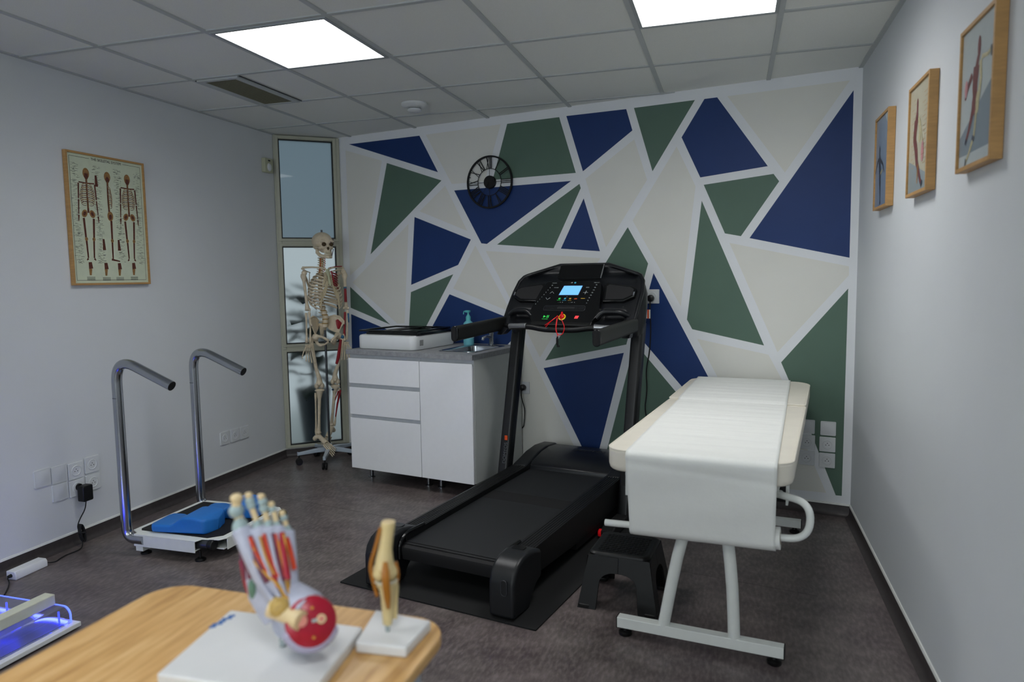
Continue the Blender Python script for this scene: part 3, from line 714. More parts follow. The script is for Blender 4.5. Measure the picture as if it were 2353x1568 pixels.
b = MB(); ringframe(b, -.245, .225, -.235, .205, .020, .0, .011); b.box(-.01, .008, -.215, .185, .001, .009); b.build('frame', BLKG, t, bevel=.002)

# ------------------------------------------------------------ weighing platform with two chrome handrails
t = thing('standing_platform', 'low white platform with black mat and two bent chrome handrails', 'platform', (-2.66, 3.06, 0))
b = MB(); X0, X1, Y0_, Y1 = -.27, .28, -.29, .27; zt = .108
b.prism([(X0, Y0_+.05), (X0+.05, Y0_+.025), (X0+.05, Y0_), (X1-.12, Y0_), (X1-.11, Y0_+.035), (X1-.02, Y0_+.05), (X1, Y0_+.08), (X1, Y1-.03), (X1-.03, Y1), (X0, Y1)], 'z', zt-.006, zt)
b.build('top_plate', WMET, t, bevel=.002)
b = MB(); b.box(X0+.05, X1-.125, Y0_, Y0_+.004, .046, zt-.006); b.box(X0+.01, X0+.014, Y0_+.06, Y1-.01, .046, zt-.006); b.box(X1-.004, X1, Y0_+.085, Y1-.03, .046, zt-.006); b.box(X0+.01, X1-.03, Y1-.004, Y1, .046, zt-.006)
b.box(X0+.01, X1-.01, Y0_+.07, Y1-.01, .05, .056); b.box(X0+.06, X1-.13, Y0_+.004, Y0_+.07, .05, .056); b.build('frame', WMET, t, bevel=.001)
MB().prism([(X0+.035, Y0_+.07), (X0+.05, Y0_+.055), (X1-.09, Y0_+.05), (X1-.035, Y0_+.10), (X1-.035, Y1-.04), (X0+.035, Y1-.04)], 'z', zt, zt+.004).build('mat', BLKM, t)
MB().cyl((X1-.15, Y0_+.045, .078), (X1-.075, Y0_+.045, .078), .024, n=24).build('roller_sleeve', DSTEEL, t)
MB().cyl((X1-.075, Y0_+.045, .078), (X1-.045, Y0_+.045, .078), .027, n=24).build('roller', BLK, t, bevel=.004)
MB().cyl((X1, Y1-.035, .078), (X1+.025, Y1-.035, .078), .027, n=24).build('roller', BLK, t, bevel=.004)
for x, y in ((X1-.12, Y0_+.03), (X0+.09, Y0_+.035), (X0+.05, Y1-.05), (X1-.06, Y1-.05)):
    q = MB(); q.cyl((x, y, .012), (x, y, .05), .006, n=10); q.lathe([(.026, 0), (.026, .008), (.012, .016), (.0001, .016)], (x, y, 0), 20); q.build('foot', BLK, t)
MB().box(X0+.056, X0+.10, Y0_+.006, Y0_+.06, .02, .0505).build('foot_block', WMET, t)
for y in (-.278, .255):
    pts = fillet([(-.16, y, .078), (-.272, y, .078), (-.275, y, 1.012), (.063, y, .872)], [.10, .135], 12)
    h = MB().tube(pts, .0245, 24).build('handrail', CHR, t, angle=30)
    d = (Vector(pts[-1]) - Vector(pts[-2])).normalized(); e = Vector(pts[-1])
    MB().cyl(e + d*.0004, e + d*.0012, .0225, n=24).build('end_plug', BLKM, h)
    MB().cyl((-.275, y, .80), (-.275, y, .803), .0248, n=24).build('tube_joint', DSTEEL, h)
def cushion(loc, rz, label, ln, w, flip=1):
    t = thing('foam_block', label, 'foam block', loc, rz, 'blue foam foot blocks on the platform')
    b = MB(); rings = []; n = 24
    for i in range(n + 1):
        u = i/n; x = (u - .5)*ln; e = min(1, math.sqrt(max(.0, 1 - (max(0, abs(u-.5) - .40)/.10)**2))*.92 + .08)
        sm = lambda a, c, v: (lambda q: q*q*(3-2*q))(max(0, min(1, (v-a)/(c-a))))
        hh = .040 + .046*sm(.35, .62, u) - .010*sm(.7, .98, u); hh *= (.7 + .3*e)
        w0 = -w*.5*e; w1 = w*.5*e*(1 - .38*math.exp(-((u-.42)/.10)**2))
        if flip < 0: w0, w1 = -w1, -w0
        rings.append([(x, p[0], p[1]) for p in rrect(w0, w1, 0, hh, min(.014, hh*.4, (w1-w0)*.4), 4)])
    b.ring_loft(rings); b.build('block', BLUEF, t, angle=70)
cushion((-2.665, 2.915, .1125), .12, 'blue contoured foam block on the platform, nearest the camera', .34, .19)
cushion((-2.575, 3.150, .1125), .30, 'blue contoured foam block on the platform, behind the other one', .32, .17)

# ------------------------------------------------------------ treadmill
tag(MB().prism([(p[0], p[1]) for p in rrect(-.497, .497, -1.963, -.02, .004)], 'z', .0005, .0065).build('floor_mat', RUBB, None, loc=M2W(-.840, 0), rotz=TH), 'thin black rubber mat under the treadmill', 'mat')
ZM = .0068
t = mthing('treadmill', 'black treadmill with lit console and red safety cord, in front of the mural', 'treadmill', -.825, 0)
t0_ = t
RZ = lambda tt: .238 - (tt - .5)*.0195
for sx in (-1, 1):
    b = MB(); xa, xb = (.252, .345) if sx > 0 else (-.345, -.252)
    b.prism([(-.5, .10), (-.5, RZ(.5)), (-1.80, RZ(1.80)), (-1.80, .10), (-1.2, .075)], 'x', xa, xb)
    for k in range(6):
        xx = xa + .012 + k*.0135; b.prism([(-.52, RZ(.52)-.001), (-.52, RZ(.52)+.0022), (-1.70, RZ(1.70)+.0022), (-1.70, RZ(1.70)-.001)], 'x', xx, xx+.0065)
    b.build('side_rail', BLK, t, bevel=.0025)
    b = MB(); s_ = 1 if sx > 0 else -1
    prof = [(-1.69, .10), (-1.69, RZ(1.69)+.004), (-1.75, .236), (-1.80, .244), (-1.86, .240), (-1.905, .222), (-1.935, .192), (-1.948, .15), (-1.95, .012), (-1.83, ZM+.0002), (-1.80, ZM+.0002), (-1.78, .05), (-1.74, .085)]
    b.prism(prof, 'x', *sorted((s_*.262, s_*.379))); rc = b.build('rear_cap', mat('satin_black', '15171a', .38, var=.05, bump=.12, bscale=500), t, bevel=.014, seg=4, angle=50)
    MB().prism([(p[0], p[1]) for p in rrect(s_*.335-.0125, s_*.335+.0125, .108, .170, .0124)], 'y', -1.9515, -1.940).build('foot_slot', HOLE, rc)
    MB().tube([(p[0], -1.9512, p[1]) for p in rrect(s_*.335-.0135, s_*.335+.0135, .107, .171, .0134)], .0018, 6, closed=True).build('slot_rim_highlight', mat('rim_highlight_grey', '3a3c40', .25), rc)  # added lighter rim, stands in for the highlight around the slot
    q = MB(); q.box(s_*.32-.04, s_*.32+.04, -1.93, -1.82, ZM-.0004, .0095); q.build('foot_pad', BLKM, rc)
    MB().prism(rrect(s_*.315-.028, s_*.315+.028, -1.80, -1.755, .012), 'z', .2415, .2448).build('sticker', BLKG, rc)
    # inner end trim
    MB().tube(fillet([(s_*.256, -1.66, RZ(1.66)+.003), (s_*.256, -1.80, .222), (s_*.256, -1.85, .19), (s_*.256, -1.85, .12)], .05), .010, 10).build('end_trim', BLKG, t)
b = MB(); top = [(-.45, .213), (-1.78, .1855)] ; rol = [(-1.80 + .034*math.cos(a) - .0, .152 + .034*math.sin(a)) for a in [PI/2 + PI*k/12 for k in range(13)]]
b.prism([(-.45, .213)] + rol + [(-.45, .150)], 'x', -.2505, .2505)
b.m = 1; zz = lambda tt: .213 - (tt-.45)*.0205 + .0006
b.prism([(-1.00, zz(1.00)-.002), (-1.00, zz(1.00)), (-1.13, zz(1.13)), (-1.13, zz(1.13)-.002)], 'x', -.2495, .2495)
b.m = 0
b.build('belt', [BELT, BLKM], t, angle=50)
b = MB(); b.prism([(-1.842 + .0*k, .1) for k in range(0)] or [(-1.838, .115), (-1.846, .16), (-1.842, .172), (-1.825, .18), (-1.83, .165), (-1.832, .115)], 'x', -.25, .25)
for k in range(5):
    a = PI*(.56 + .12*k); b.cyl((-.249, -1.80 + .0355*math.cos(a), .152 + .0355*math.sin(a)), (.249, -1.80 + .0355*math.cos(a), .152 + .0355*math.sin(a)), .0022, n=6)
b.build('roller_guard', BLKM, t)
b = MB(); b.box(-.30, .30, -1.70, -.12, .055, .10); b.box(-.33, -.29, -1.2, -.10, .03, .10); b.box(.29, .33, -1.2, -.10, .03, .10); b.build('chassis', BLKM, t)
b = MB()
prof = [(-.55, .205), (-.545, .232), (-.52, .250), (-.44, .270), (-.38, .282), (-.28, .289), (-.16, .280), (-.08, .245), (-.055, .18), (-.05, .05), (-.48, .05), (-.50, .205)]
b.prism(prof, 'x', -.255, .255); b.build('motor_cover', mat('satin_black2', '14161a', .33, var=.05), t, bevel=.004, angle=45)
for s_ in (-1, 1):
    prof = [(-.60, .10), (-.60, .238), (-.575, .246), (-.50, .262), (-.42, .283), (-.30, .296), (-.16, .287), (-.075, .25), (-.048, .18), (-.045, .05), (-.45, .05)]
    MB().prism(prof, 'x', *sorted((s_*.2556, s_*.348))).build('cover_shoulder', MATS['satin_black'], t, bevel=.010, seg=3, angle=45)
textobj('hood_lettering', 'DOMYOS', .052, mat('dark_grey_print', '2e3136', .5), t, (.03, -.285, .2897), (math.radians(4), 0, 0), .0004)
# uprights
def post_t(z): return .712 - .243*z
for s_ in (-1, 1):
    b = MB(); rings = []
    for z in (.02, .2, .5, .8, 1.10):
        tc_ = post_t(z) - .045; rings.append([(s_*.3875 + p[0], -tc_ + p[1], z) for p in rrect(-.0345, .0345, -.042, .042, .018, 5)])
    b.ring_loft(rings); po = b.build('upright', mat('satin_black3', '111214', .36, var=.04), t, angle=50)
    MB().prism([(-.95, ZM+.0002), (-.95, .05), (-.90, .062), (-.25, .062), (-.12, .05), (-.12, ZM+.0002)], 'x', *sorted((s_*.352, s_*.424))).build('base_foot', BLKM, t, bevel=.008)
    if s_ < 0:
        M_ = (math.radians(90 + 13.7), 0, 0)
        MB().box(-.0095, .0095, -.0006, .0006, -.014, .014).build('orange_mark', ORAN, po, loc=(-.3875 + .012, -(post_t(.36)-.045) - .0425, .405))
        o_ = textobj('post_lettering', 'DOMYOS', .030, mat('grey_print', '55585c', .5), po, (-.3875 + .012, -(post_t(.30)-.045) - .0428, .315), (PI/2, 0, 0), .0003)
        o_.rotation_euler = (Matrix.Rotation(math.radians(76.3), 3, 'X') @ Matrix.Rotation(PI/2, 3, 'Z')).to_euler(); o_.location[1] -= .0015
# power switch at the right front
b = MB(); b.cyl((.347, -.94, .036), (.362, -.94, .036), .020, n=20); b.build('power_switch', REDP, t, bevel=.003)
MB().box(.347, .356, -.885, -.865, .032, .05).build('breaker_button', REDP, t, bevel=.002)
# console
SB = mat('console_black', '101216', .34, var=.05, scale=60, bump=.1, bscale=500)
def ztop(x):
    a = abs(x)
    if a < .16: z = 1.447
    elif a < .36: z = 1.447 - (a-.16)/.20*.060
    else: z = 1.387 - ((a-.36)/.05)**2*.06
    return z
def zbot(x):
    a = abs(x); k = max(0, min(1, (a-.33)/.05)); return 1.085 + .0*a - .05*k*k*(3-2*k)
def tface(x, z):
    tt = .612 - (z - 1.10)*.93
    a = abs(x)
    # scooped wings behind the speakers and above the arm trays
    tt -= .035*math.exp(-((z-1.385)/.035)**2)*max(0, min(1, (.37-a)/.03))*(1 if z < ztop(x)-.012 else 0)
    tt -= .05*math.exp(-((z-1.14)/.028)**2)*max(0, min(1, (a-.19)/.03))*max(0, min(1, (.365-a)/.02))
    return tt
NU, NV = 96, 44
def cface(u, v):
    x = (u*2-1)*.412; v2 = v; z = zbot(x) + (ztop(x)-zbot(x))*v2
    return (x, -tface(x, z) + .02*(abs(u*2-1))**8, z)
def cback(u, v):
    x = (u*2-1)*.412; z = zbot(x) + (ztop(x)-zbot(x))*v; th = .022 + .06*(1-abs(u*2-1)**4)*math.sin(PI*min(1, .12+v*.88))**.5 + .035*(abs(u*2-1) > .8)*(1-v)
    return (x, -(.612 - (z-1.10)*.93) + .02*(abs(u*2-1))**8 + th, z - .6*th*(1-v)*.0)
b = MB(); vs = [cface(i/NU, j/NV) for j in range(NV+1) for i in range(NU+1)] + [cback(i/NU, j/NV) for j in range(NV+1) for i in range(NU+1)]
o0 = (NU+1)*(NV+1); fs = []
for j in range(NV):
    for i in range(NU):
        a = j*(NU+1)+i; q = (a, a+1, a+NU+2, a+NU+1); fs += [q, tuple(x+o0 for x in q[::-1])]
for i in range(NU): a = i; c = NV*(NU+1)+i; fs += [(a, a+o0, a+1+o0, a+1), (c, c+1, c+1+o0, c+o0)]
for j in range(NV): a = j*(NU+1); c = a+NU; d_ = NU+1; fs += [(a, a+d_, a+d_+o0, a+o0), (c, c+o0, c+d_+o0, c+d_)]
b.add(vs, fs); con = b.build('console', SB, t, bevel=.005, seg=3, angle=50)
# rolled outer rim
rim = [(x, -tface(x, ztop(x)) + .012, ztop(x)-.004) for x in [(-.40 + .8*k/40) for k in range(41)]]
MB().tube([(-.406, -.575, 1.10), (-.410, -.50, 1.19), (-.411, -.42, 1.28)] + rim + [(.411, -.42, 1.28), (.410, -.50, 1.19), (.406, -.575, 1.10)], .012, 10).build('rim', SB, con)
for s_ in (-1, 1):      # arrow-shaped sleeves where the console meets the uprights
    b = MB(); rings = []
    for z, w, d, dt in ((.96, .003, .004, .0), (1.0, .022, .022, .0), (1.05, .035, .042, 0), (1.12, .040, .060, .01), (1.20, .036, .066, .03), (1.27, .028, .055, .05), (1.32, .012, .025, .06)):
        rings.append([(s_*.388 + p[0]*w, -(post_t(z)-.045) - .02*(z > 1.04) + p[1]*d + dt*.6, z) for p in [(math.cos(2*PI*k/20), math.sin(2*PI*k/20)) for k in range(20)]])
    b.ring_loft(rings); b.build('upright_sleeve', SB, t)
    b = MB(); x = s_*.408; p = [(x*.985, -.52, 1.098), (x, -.62, 1.097), (x, -1.115, 1.076)]
    rings = [[(q[0] + r[0], q[1], q[2] + r[1]) for r in rrect(-.020, .020, -.041, .041, .019, 5)] for q in p]
    b.ring_loft(rings); h = b.build('handlebar', mat('grip_black', '141513', .5, var=.1, bump=.2, bscale=300), t, bevel=.003)
    q = MB(); q.prism([(x + r[0], 1.076 + r[1]) for r in rrect(-.0215, .0215, -.0425, .0425, .021, 6)], 'y', -1.124, -1.112); q.build('grip_rim', BLKG, h, bevel=.003)
    MB().prism([(x + r[0], 1.076 + r[1]) for r in rrect(-.011, .011, -.031, .031, .0108, 6)], 'y', -1.1255, -1.1235).build('grip_end', BLKM, h)
path = fillet([(-.408, -.585, 1.088), (-.34, -.625, 1.082), (-.19, -.655, 1.090), (-.10, -.66, 1.074), (.10, -.66, 1.074), (.19, -.655, 1.090), (.34, -.625, 1.082), (.408, -.585, 1.088)], .05, 5)
MB().tube(path, .0175, 14).build('cross_bar', BLK, t)
for s_ in (-1, 1):
    p0, p1 = Vector((s_*.335, -.6275, 1.083)), Vector((s_*.21, -.652, 1.089)); nn = Vector((0, -.012, .0125))
    MB().tube([p0 + nn*.3, p1 + nn*.3], .0162, 14).build('pulse_sensor', SIL, t, bevel=.002)
MB().prism([(-.63, 1.075), (-.655, 1.10), (-.60, 1.15), (-.48, 1.10), (-.40, 1.09), (-.56, 1.062)], 'x', -.19, .19).build('lower_housing', BLK, t, bevel=.006)
for s_ in (-1, 1):     # padded rests above the pulse sensors
    MB().tube(fillet([(s_*.375, -.545, 1.15), (s_*.33, -.575, 1.175), (s_*.235, -.585, 1.175), (s_*.20, -.595, 1.14)], .04), .016, 12).build('arm_rest', SB, t)
# tilted display panel; local x right, y up along the panel, z out of it
TA = math.radians(50.4)
b = MB(); out = [(-.172, .0), (.162, .0), (.182, .012), (.215, .085), (.205, .14), (.178, .30), (.165, .318), (-.165, .318), (-.178, .30), (-.215, .14), (-.222, .085), (-.188, .012)]
b.prism(out, 'z', -.05, 0); pan = b.build('control_panel', BLKG, t, bevel=.004, seg=3); pan.location = (0, -.648, 1.103); pan.rotation_euler = (TA, 0, 0)
def onp(name, m, polys, z0=0., z1=.0008):
    b = MB()
    for p in polys: b.prism(p, 'z', z0, z1)
    return b.build(name, m, pan)
onp('screen_bezel', BLKM, [[(-.072, .208), (.060, .208), (.072, .286), (-.052, .286)]], -.001, .0006)
onp('screen', LCD, [[(-.066, .213), (.056, .213), (.067, .281), (-.050, .281)]], 0, .0012)
b = MB(); b.tube([(p[0], p[1], .001) for p in rrect(-.135, .125, .098, .134, .012)], .0012, 6, closed=True)
for k in range(4): b.box(-.128, .118, .104 + k*.0075, .1055 + k*.0075, 0, .0012)
b.build('media_slot', mat('dark_trim', '4a4c50', .35, .6), pan)
onp('slot_recess', HOLE, [rrect(-.05, .06, .112, .124, .003)], 0, .0016)
EG = mat('lit_green', '29c24a', .4, var=0, emit=.5); ER = mat('lit_red', 'ff3f44', .4, var=0, emit=.6); EW = mat('print_white', 'd8dadd', .5, var=0); EY = mat('print_yellow', 'c9a23a', .5, var=0, emit=.1); EC = mat('print_cyan', '3fb0d0', .5, var=0, emit=.15); EWC = EW
onp('start_button', EG, [[(-.120, .046), (-.104, .055), (-.120, .064)], [(-.100, .046), (-.096, .046), (-.094, .064), (-.098, .064)], [(-.091, .046), (-.087, .046), (-.085, .064), (-.089, .064)], [(-.125, .036), (-.088, .036), (-.088, .038), (-.125, .038)]])
onp('stop_button', ER, [[(.076, .044), (.097, .044), (.101, .063), (.080, .063)]])
b = MB(); b.lathe([(.022, 0), (.022, .003), (.016, .004), (.016, 0)], (0, .052, 0), 28); b.build('key_ring', mat('yellow_print', 'd9c21a', .4, emit=.15), pan)
b = MB(); b.lathe([(.014, 0), (.014, .010), (.009, .016), (.0001, .017)], (0, .054, 0), 24); b.box(-.004, .004, .045, .076, .010, .022); b.build('safety_key', REDP, pan, bevel=.002)
def tx(s, x, y, size, m=EW, n='panel_lettering'): return textobj(n, s, size, m, pan, (x, y, .0008), (0, 0, 0), .0003)
for k, s in enumerate(['10', '8', '6', '5', '4', '3', '2', '1', '0']): tx(s, -.130 - .0085*k, .285 - .0175*k, .010)
for k, s in enumerate(['18', '16', '14', '12', '10', '8', '6', '4']): tx(s + '-', .152 - .0038*k, .287 - .019*k, .010)
tx('INCLINE %', -.118, .303, .0062); tx('SPEED KM/H', .150, .303, .0062); tx('INCLINE', -.098, .268, .0075); tx('SPEED', .102, .268, .0075)
b = MB()
for q in ([(-.128, .224), (-.115, .238), (-.102, .224)], [(-.143, .192), (-.132, .178), (-.116, .192)]): b.tube([(p[0], p[1], .0008) for p in q], .0013, 5)
b.tube([(.083, .231, .0008), (.113, .231, .0008)], .0013, 5); b.tube([(.097, .219, .0008), (.101, .243, .0008)], .0013, 5)
b.build('arrow_marks', EW, pan)
onp('minus_mark', EY, [[(.080, .186), (.106, .186), (.106, .189), (.080, .189)]])
onp('icon_green', EG, [[(-.062, .182), (-.050, .182), (-.047, .191), (-.059, .191)], [(-.068, .174), (-.046, .174), (-.046, .1755), (-.068, .1755)]])
onp('icon_blue', EC, [[(-.026, .182), (-.015, .182), (-.012, .191), (-.023, .191)], [(-.034, .172), (-.008, .172), (-.008, .1735), (-.034, .1735)]])
onp('icon_yellow', EY, [[(.006, .182), (.018, .182), (.020, .190), (.008, .190)], [(.002, .172), (.024, .172), (.024, .1735), (.002, .1735)]])
onp('icon_orange', ORAN, [[(.038, .182), (.056, .182), (.057, .188), (.040, .188)]])
tx('-  +  +', -.040, .158, .012); tx('-  ><  +', .032, .158, .012); tx('8', -.01, .200, .008)
onp('top_icons', EW, [[(-.014, .302), (-.003, .302), (-.001, .308), (-.010, .308)]])
b = MB(); b.lathe([(.006, 0), (.006, .001), (.004, .001), (.004, 0)], (.014, .304, 0), 16); b.build('bluetooth_icon', EC, pan)
MB().box(-.165, .150, .004, .008, 0, .0012).build('lip_line', mat('lip_grey', '6c737c', .3, .7), pan)
# tablet rest and speakers
b = MB(); b.prism(rrect(-.135, .150, .0, .105, .012), 'z', -.012, 0)
r_ = b.build('tablet_rest', BLKG, t, bevel=.002); r_.location = (-.0, -.385, 1.362); r_.rotation_euler = (math.radians(54), 0, 0)
MB().box(.146, .151, .0, .100, 0, .006).build('chrome_edge', SIL, r_)
for s_ in (-1, 1):
    b = MB(); po = [(.205, -.012), (.33, -.008), (.386, .03), (.388, .085), (.360, .105), (.205, .132), (.188, .116)]
    po = [(s_*p[0], p[1]) for p in po]
    b.prism(po, 'z', -.02, .006); sp = b.build('speaker_bezel', BLKG, t, bevel=.004, seg=3); sp.location = (0, -.502, 1.235); sp.rotation_euler = (math.radians(47), 0, 0)
    cx = sum(p[0] for p in po)/7; cy = sum(p[1] for p in po)/7
    MB().prism([(cx + (p[0]-cx)*.84, cy + (p[1]-cy)*.80) for p in po], 'z', .006, .0072).build('speaker_mesh', mat('speaker_mesh', '1b1b1d', .7, var=.4, scale=900), sp)
    MB().box(*sorted((s_*.376, s_*.384)), .035, .06, .0062, .0078).build('chrome_edge', SIL, sp)
# red safety cord
tc = mthing('safety_cord', 'red looped safety cord with a black clip hanging from the treadmill console', 'cord', -.825, .66, 1.15)
b = MB()
b.tube(fillet([(0, -.018, .005), (-.004, -.035, -.006), (-.03, -.045, -.025), (-.062, -.03, -.052), (-.070, -.028, -.060)], .02), .0022, 7)
b.tube(fillet([(0, -.018, .003), (-.01, -.035, -.008), (-.04, -.04, -.03), (-.075, -.028, -.050)], .02), .0022, 7)
b.tube(fillet([(.002, -.018, .0), (.03, -.03, -.015), (.05, -.03, -.06), (.035, -.03, -.10), (.01, -.03, -.105), (-.008, -.03, -.08), (.0, -.03, -.04), (.003, -.025, -.005)], .03), .0022, 7)
b.tube(fillet([(.0, -.028, -.01), (-.006, -.034, -.06), (.004, -.030, -.102), (.004, -.03, -.112)], .02), .0022, 7)
b.build('cord', REDP, tc)
b = MB(); b.box(.0, .008, -.036, -.026, -.165, -.112); b.box(-.003, .003, -.036, -.028, -.16, -.12); b.box(.0, .016, -.035, -.027, -.172, -.162); b.build('clip', BLKM, tc, bevel=.0015)
# power cords
tm_ = t0_; t = bpy.data.objects.new('power_cord', None); COL.objects.link(t); t.parent = tm_; t.location = (-.486 + .825, 0, 1.232); t['label'] = 'black power cord with white and orange warning tag'
MB().lathe([(.0001, 0), (.018, 0), (.022, .01), (.021, .028), (.010, .036), (.0001, .036)], (0, -.010, .0), 20, (0, -1, 0)).build('plug', BLK, t)
MB().tube(fillet([(0, -.034, -.002), (-.002, -.036, -.05), (.004, -.03, -.20), (-.006, -.025, -.34), (-.028, -.03, -.45), (-.022, -.02, -.58), (-.035, -.03, -.70), (-.020, -.02, -.78), (-.03, -.03, -.95), (-.05, -.06, -1.17), (-.08, -.2, -1.215), (-.11, -.28, -1.215)], .06), .0042, 8).build('cable', BLKM, t)
b = MB(); b.box(-.046, -.016, -.040, -.038, -.125, -.07); b.build('warning_tag', PAPER, t); MB().box(-.0165, -.006, -.041, -.037, -.125, -.07).build('tag_stripe', ORAN, t); MB().box(-.006, .002, -.041, -.037, -.125, -.07).build('tag_white', PAPER, t)
t = mthing('mains_cable', 'black mains cable plugged in beside the sink cabinet, curving down behind it', 'cable', -1.392, 0, .611)
MB().lathe([(.0001, 0), (.018, 0), (.022, .01), (.021, .030), (.010, .038), (.0001, .038)], (.0, -.010, .004), 20, (0, -1, 0)).build('plug', BLK, t)
MB().tube(fillet([(0, -.038, .002), (-.006, -.042, -.02), (-.005, -.038, -.06), (.014, -.022, -.15), (.006, -.018, -.22), (-.004, -.012, -.275), (-.030, -.008, -.295), (-.06, -.008, -.31)], .05), .0036, 8).build('cable', BLKM, t)
# ------------------------------------------------------------ exam table (local x across, y towards the head end)
TR = math.radians(-7.2); T0 = Vector((-.105, 2.598, 0))
t = thing('exam_table', 'cream vinyl examination table on white tube legs, beside the treadmill', 'exam table', T0, TR)
for y in (0, 1.395):
    be = MB().box(-.30, .30, -.02, .02, .032, .072).build('foot_beam', WMET, t, bevel=.002)
    b = MB(); b.box(-.3025, -.2995, -.0205, .0205, .031, .0725); b.box(.2995, .3025, -.0205, .0205, .031, .0725); b.build('end_cap', BLKM, be)
    for x in (-.272, .268):
        q = MB(); q.lathe([(.0001, 0), (.022, 0), (.025, .004), (.025, .014), (.012, .020), (.010, .033), (.0001, .033)], (x, 0, 0), 20); q.build('levelling_foot', BLK, be)
    be.location = (0, y, 0)
    MB().tube([(-.124, y, .070), (-.110, y, .15), (-.092, y, .25), (-.074, y, .34), (-.057, y, .41), (-.045, y, .50), (-.036, y, .60), (-.034, y, .628)], .0215, 18).build('leg', WMET, t)
    MB().tube([(.130, y, .070), (.127, y, .15), (.122, y, .25), (.114, y, .34), (.106, y, .41), (.094, y, .50), (.080, y, .60), (.076, y, .628)], .0215, 18).build('leg', WMET, t)
    MB().tube([(-.27, y, .6505), (.27, y, .6505)], .0, 4)
b = MB()
for x in (-.27, .255): b.box(x, x+.018, -.01, 1.60, .628, .668)
for y in (0, 1.395): b.box(-.252, .255, y-.018, y+.018, .628, .666)
b.build('under_frame', WMET, t, bevel=.002)
b = MB(); b.box(.262, .292, .045, .115, .575, .668); b.box(-.300, -.272, .03, .10, .575, .668); b.build('bracket', BLKM, t, bevel=.002)
b = MB(); b.box(.2925, .300, .045, .115, .565, .668); b.box(-.2715, -.262, .0, .03, .55, .668); b.build('bracket_plate', WMET, t)
# cushions
def pad(name, y0, y1, r0, r1, z0, z1, tilt=0.):
    def ol(i, z):
        i = min(i, min(r0, r1) - .002)
        return [(p[0], p[1], z) for p in arc((.322-i-r0+i, y0+r0), r0-i, -90, 0, 8) + arc((.322-r1, y1-r1), r1-i, 0, 90, 8) + arc((-.322+r1, y1-r1), r1-i, 90, 180, 8) + arc((-.322+r0, y0+r0), r0-i, 180, 270, 8)]
    rings = [ol(.014, z0), ol(.004, z0+.006), ol(0, z0+.02), ol(-.001+.001, z1-.012), ol(.0, z1-.005), ol(.005, z1), ol(.013, z1+.001)]
    b = MB(); b.ring_loft(rings); c = b.build(name, LEA, t, angle=60)
    MB().tube([Vector(p) for p in ol(.002, z1-.001)], .0035, 6, closed=True).build('piping', LEA, c)
    c.rotation_euler[0] = 0
    return c
pad('mattress', -.108, 1.010, .075, .012, .668, .748)
h = pad('headrest', 1.022, 1.700, .012, .10, .672, .752)
h.location = (0, 0, .0); h.rotation_euler[0] = math.radians(.9); h.location[2] = -.012
# paper roll holder and paper
hz = .466
t2pts = fillet([(-.335, -.052, .452), (-.10, -.052, hz-.006), (.10, -.052, hz+.004), (.372, -.052, .486), (.378, -.052, .612), (.262, -.0, .617)], [.02, .02, .062, .062], 8)
MB().tube(t2pts, .0125, 14).build('roll_holder', WMET, t)
MB().tube([(.276, .07, .60), (.270, .0, .617)], .0125, 10).build('holder_arm', WMET, t)
tp = thing('exam_paper', 'white paper sheet running along the exam table and hanging over its near end', 'paper', T0, TR)
rp = random.Random(5)
def psurf(u, v):
    # v: 0 far end .. 1 roll
    Ltop = 1.80; L = Ltop + .04 + .262 + .09
    d = v * L
    yy = 1.695 - d
    c0 = .5*(-.295+.219) + (.5*(-.235+.272) - .5*(-.295+.219)) * min(1, d/Ltop); w = .2555
    x = c0 + (u-.5)*2*w
    if d < Ltop:
        z = .7535 if yy < 1.005 else max(.7535, .7465 + .0157*yy)
        z += -.004*math.exp(-((yy-1.016)/.01)**2)
        wr = .0022*noise.noise(Vector((x*2.2, yy*17, 3.1))) + .0015*noise.noise(Vector((x*3.5 + 4, yy*38, 7.7))) + .0012*abs(noise.noise(Vector((x*1.2 - yy*.8, yy*6, 1.3))))
        e = min(1, (Ltop-d)/.1); z += wr*(.3+.7*e)
        return (x, yy, z)
    e = d - Ltop
    if e < .04:
        a = e/.04*PI/2; return (x, -.105 - .0255*math.sin(a), .7535 - .0255*(1-math.cos(a)))
    k = (e-.04)/.262; z = .728 - .2595*min(k, 1)
    if k > 1:
        a = (k-1)*.262/.0392; return (x - .004*(u-.5)*2, -.052 - .0392*math.cos(a), .4685 - .0392*math.sin(a) + .018*(x-.03))
    y = -.1305 + .0393*k + .004*math.sin(k*5 + x*9) * math.sin(PI*min(1, k*1.2)) + .003*math.exp(-((k-.12-x*.25)/.05)**2)
    x2 = x + (u-.5)*-.012*k
    return (x2, y, z + .018*(x-.03)*k)
b = MB(); b.grid(psurf, 40, 300); b.build('sheet', PAPER, tp, recalc=False, solid=.0008, angle=80)
x0, x1 = -.222, .283
b = MB(); b.tube([(x0, -.052, .462), (.0, -.052, hz), (x1, -.052, .478)], .0385, 28)
b.build('roll', PAPER, tp)
MB().cyl((x1, -.052, .478), (x1+.0012, -.052, .4781), .021, n=20).build('roll_core', mat('card_core', '9d9384', .8), tp)

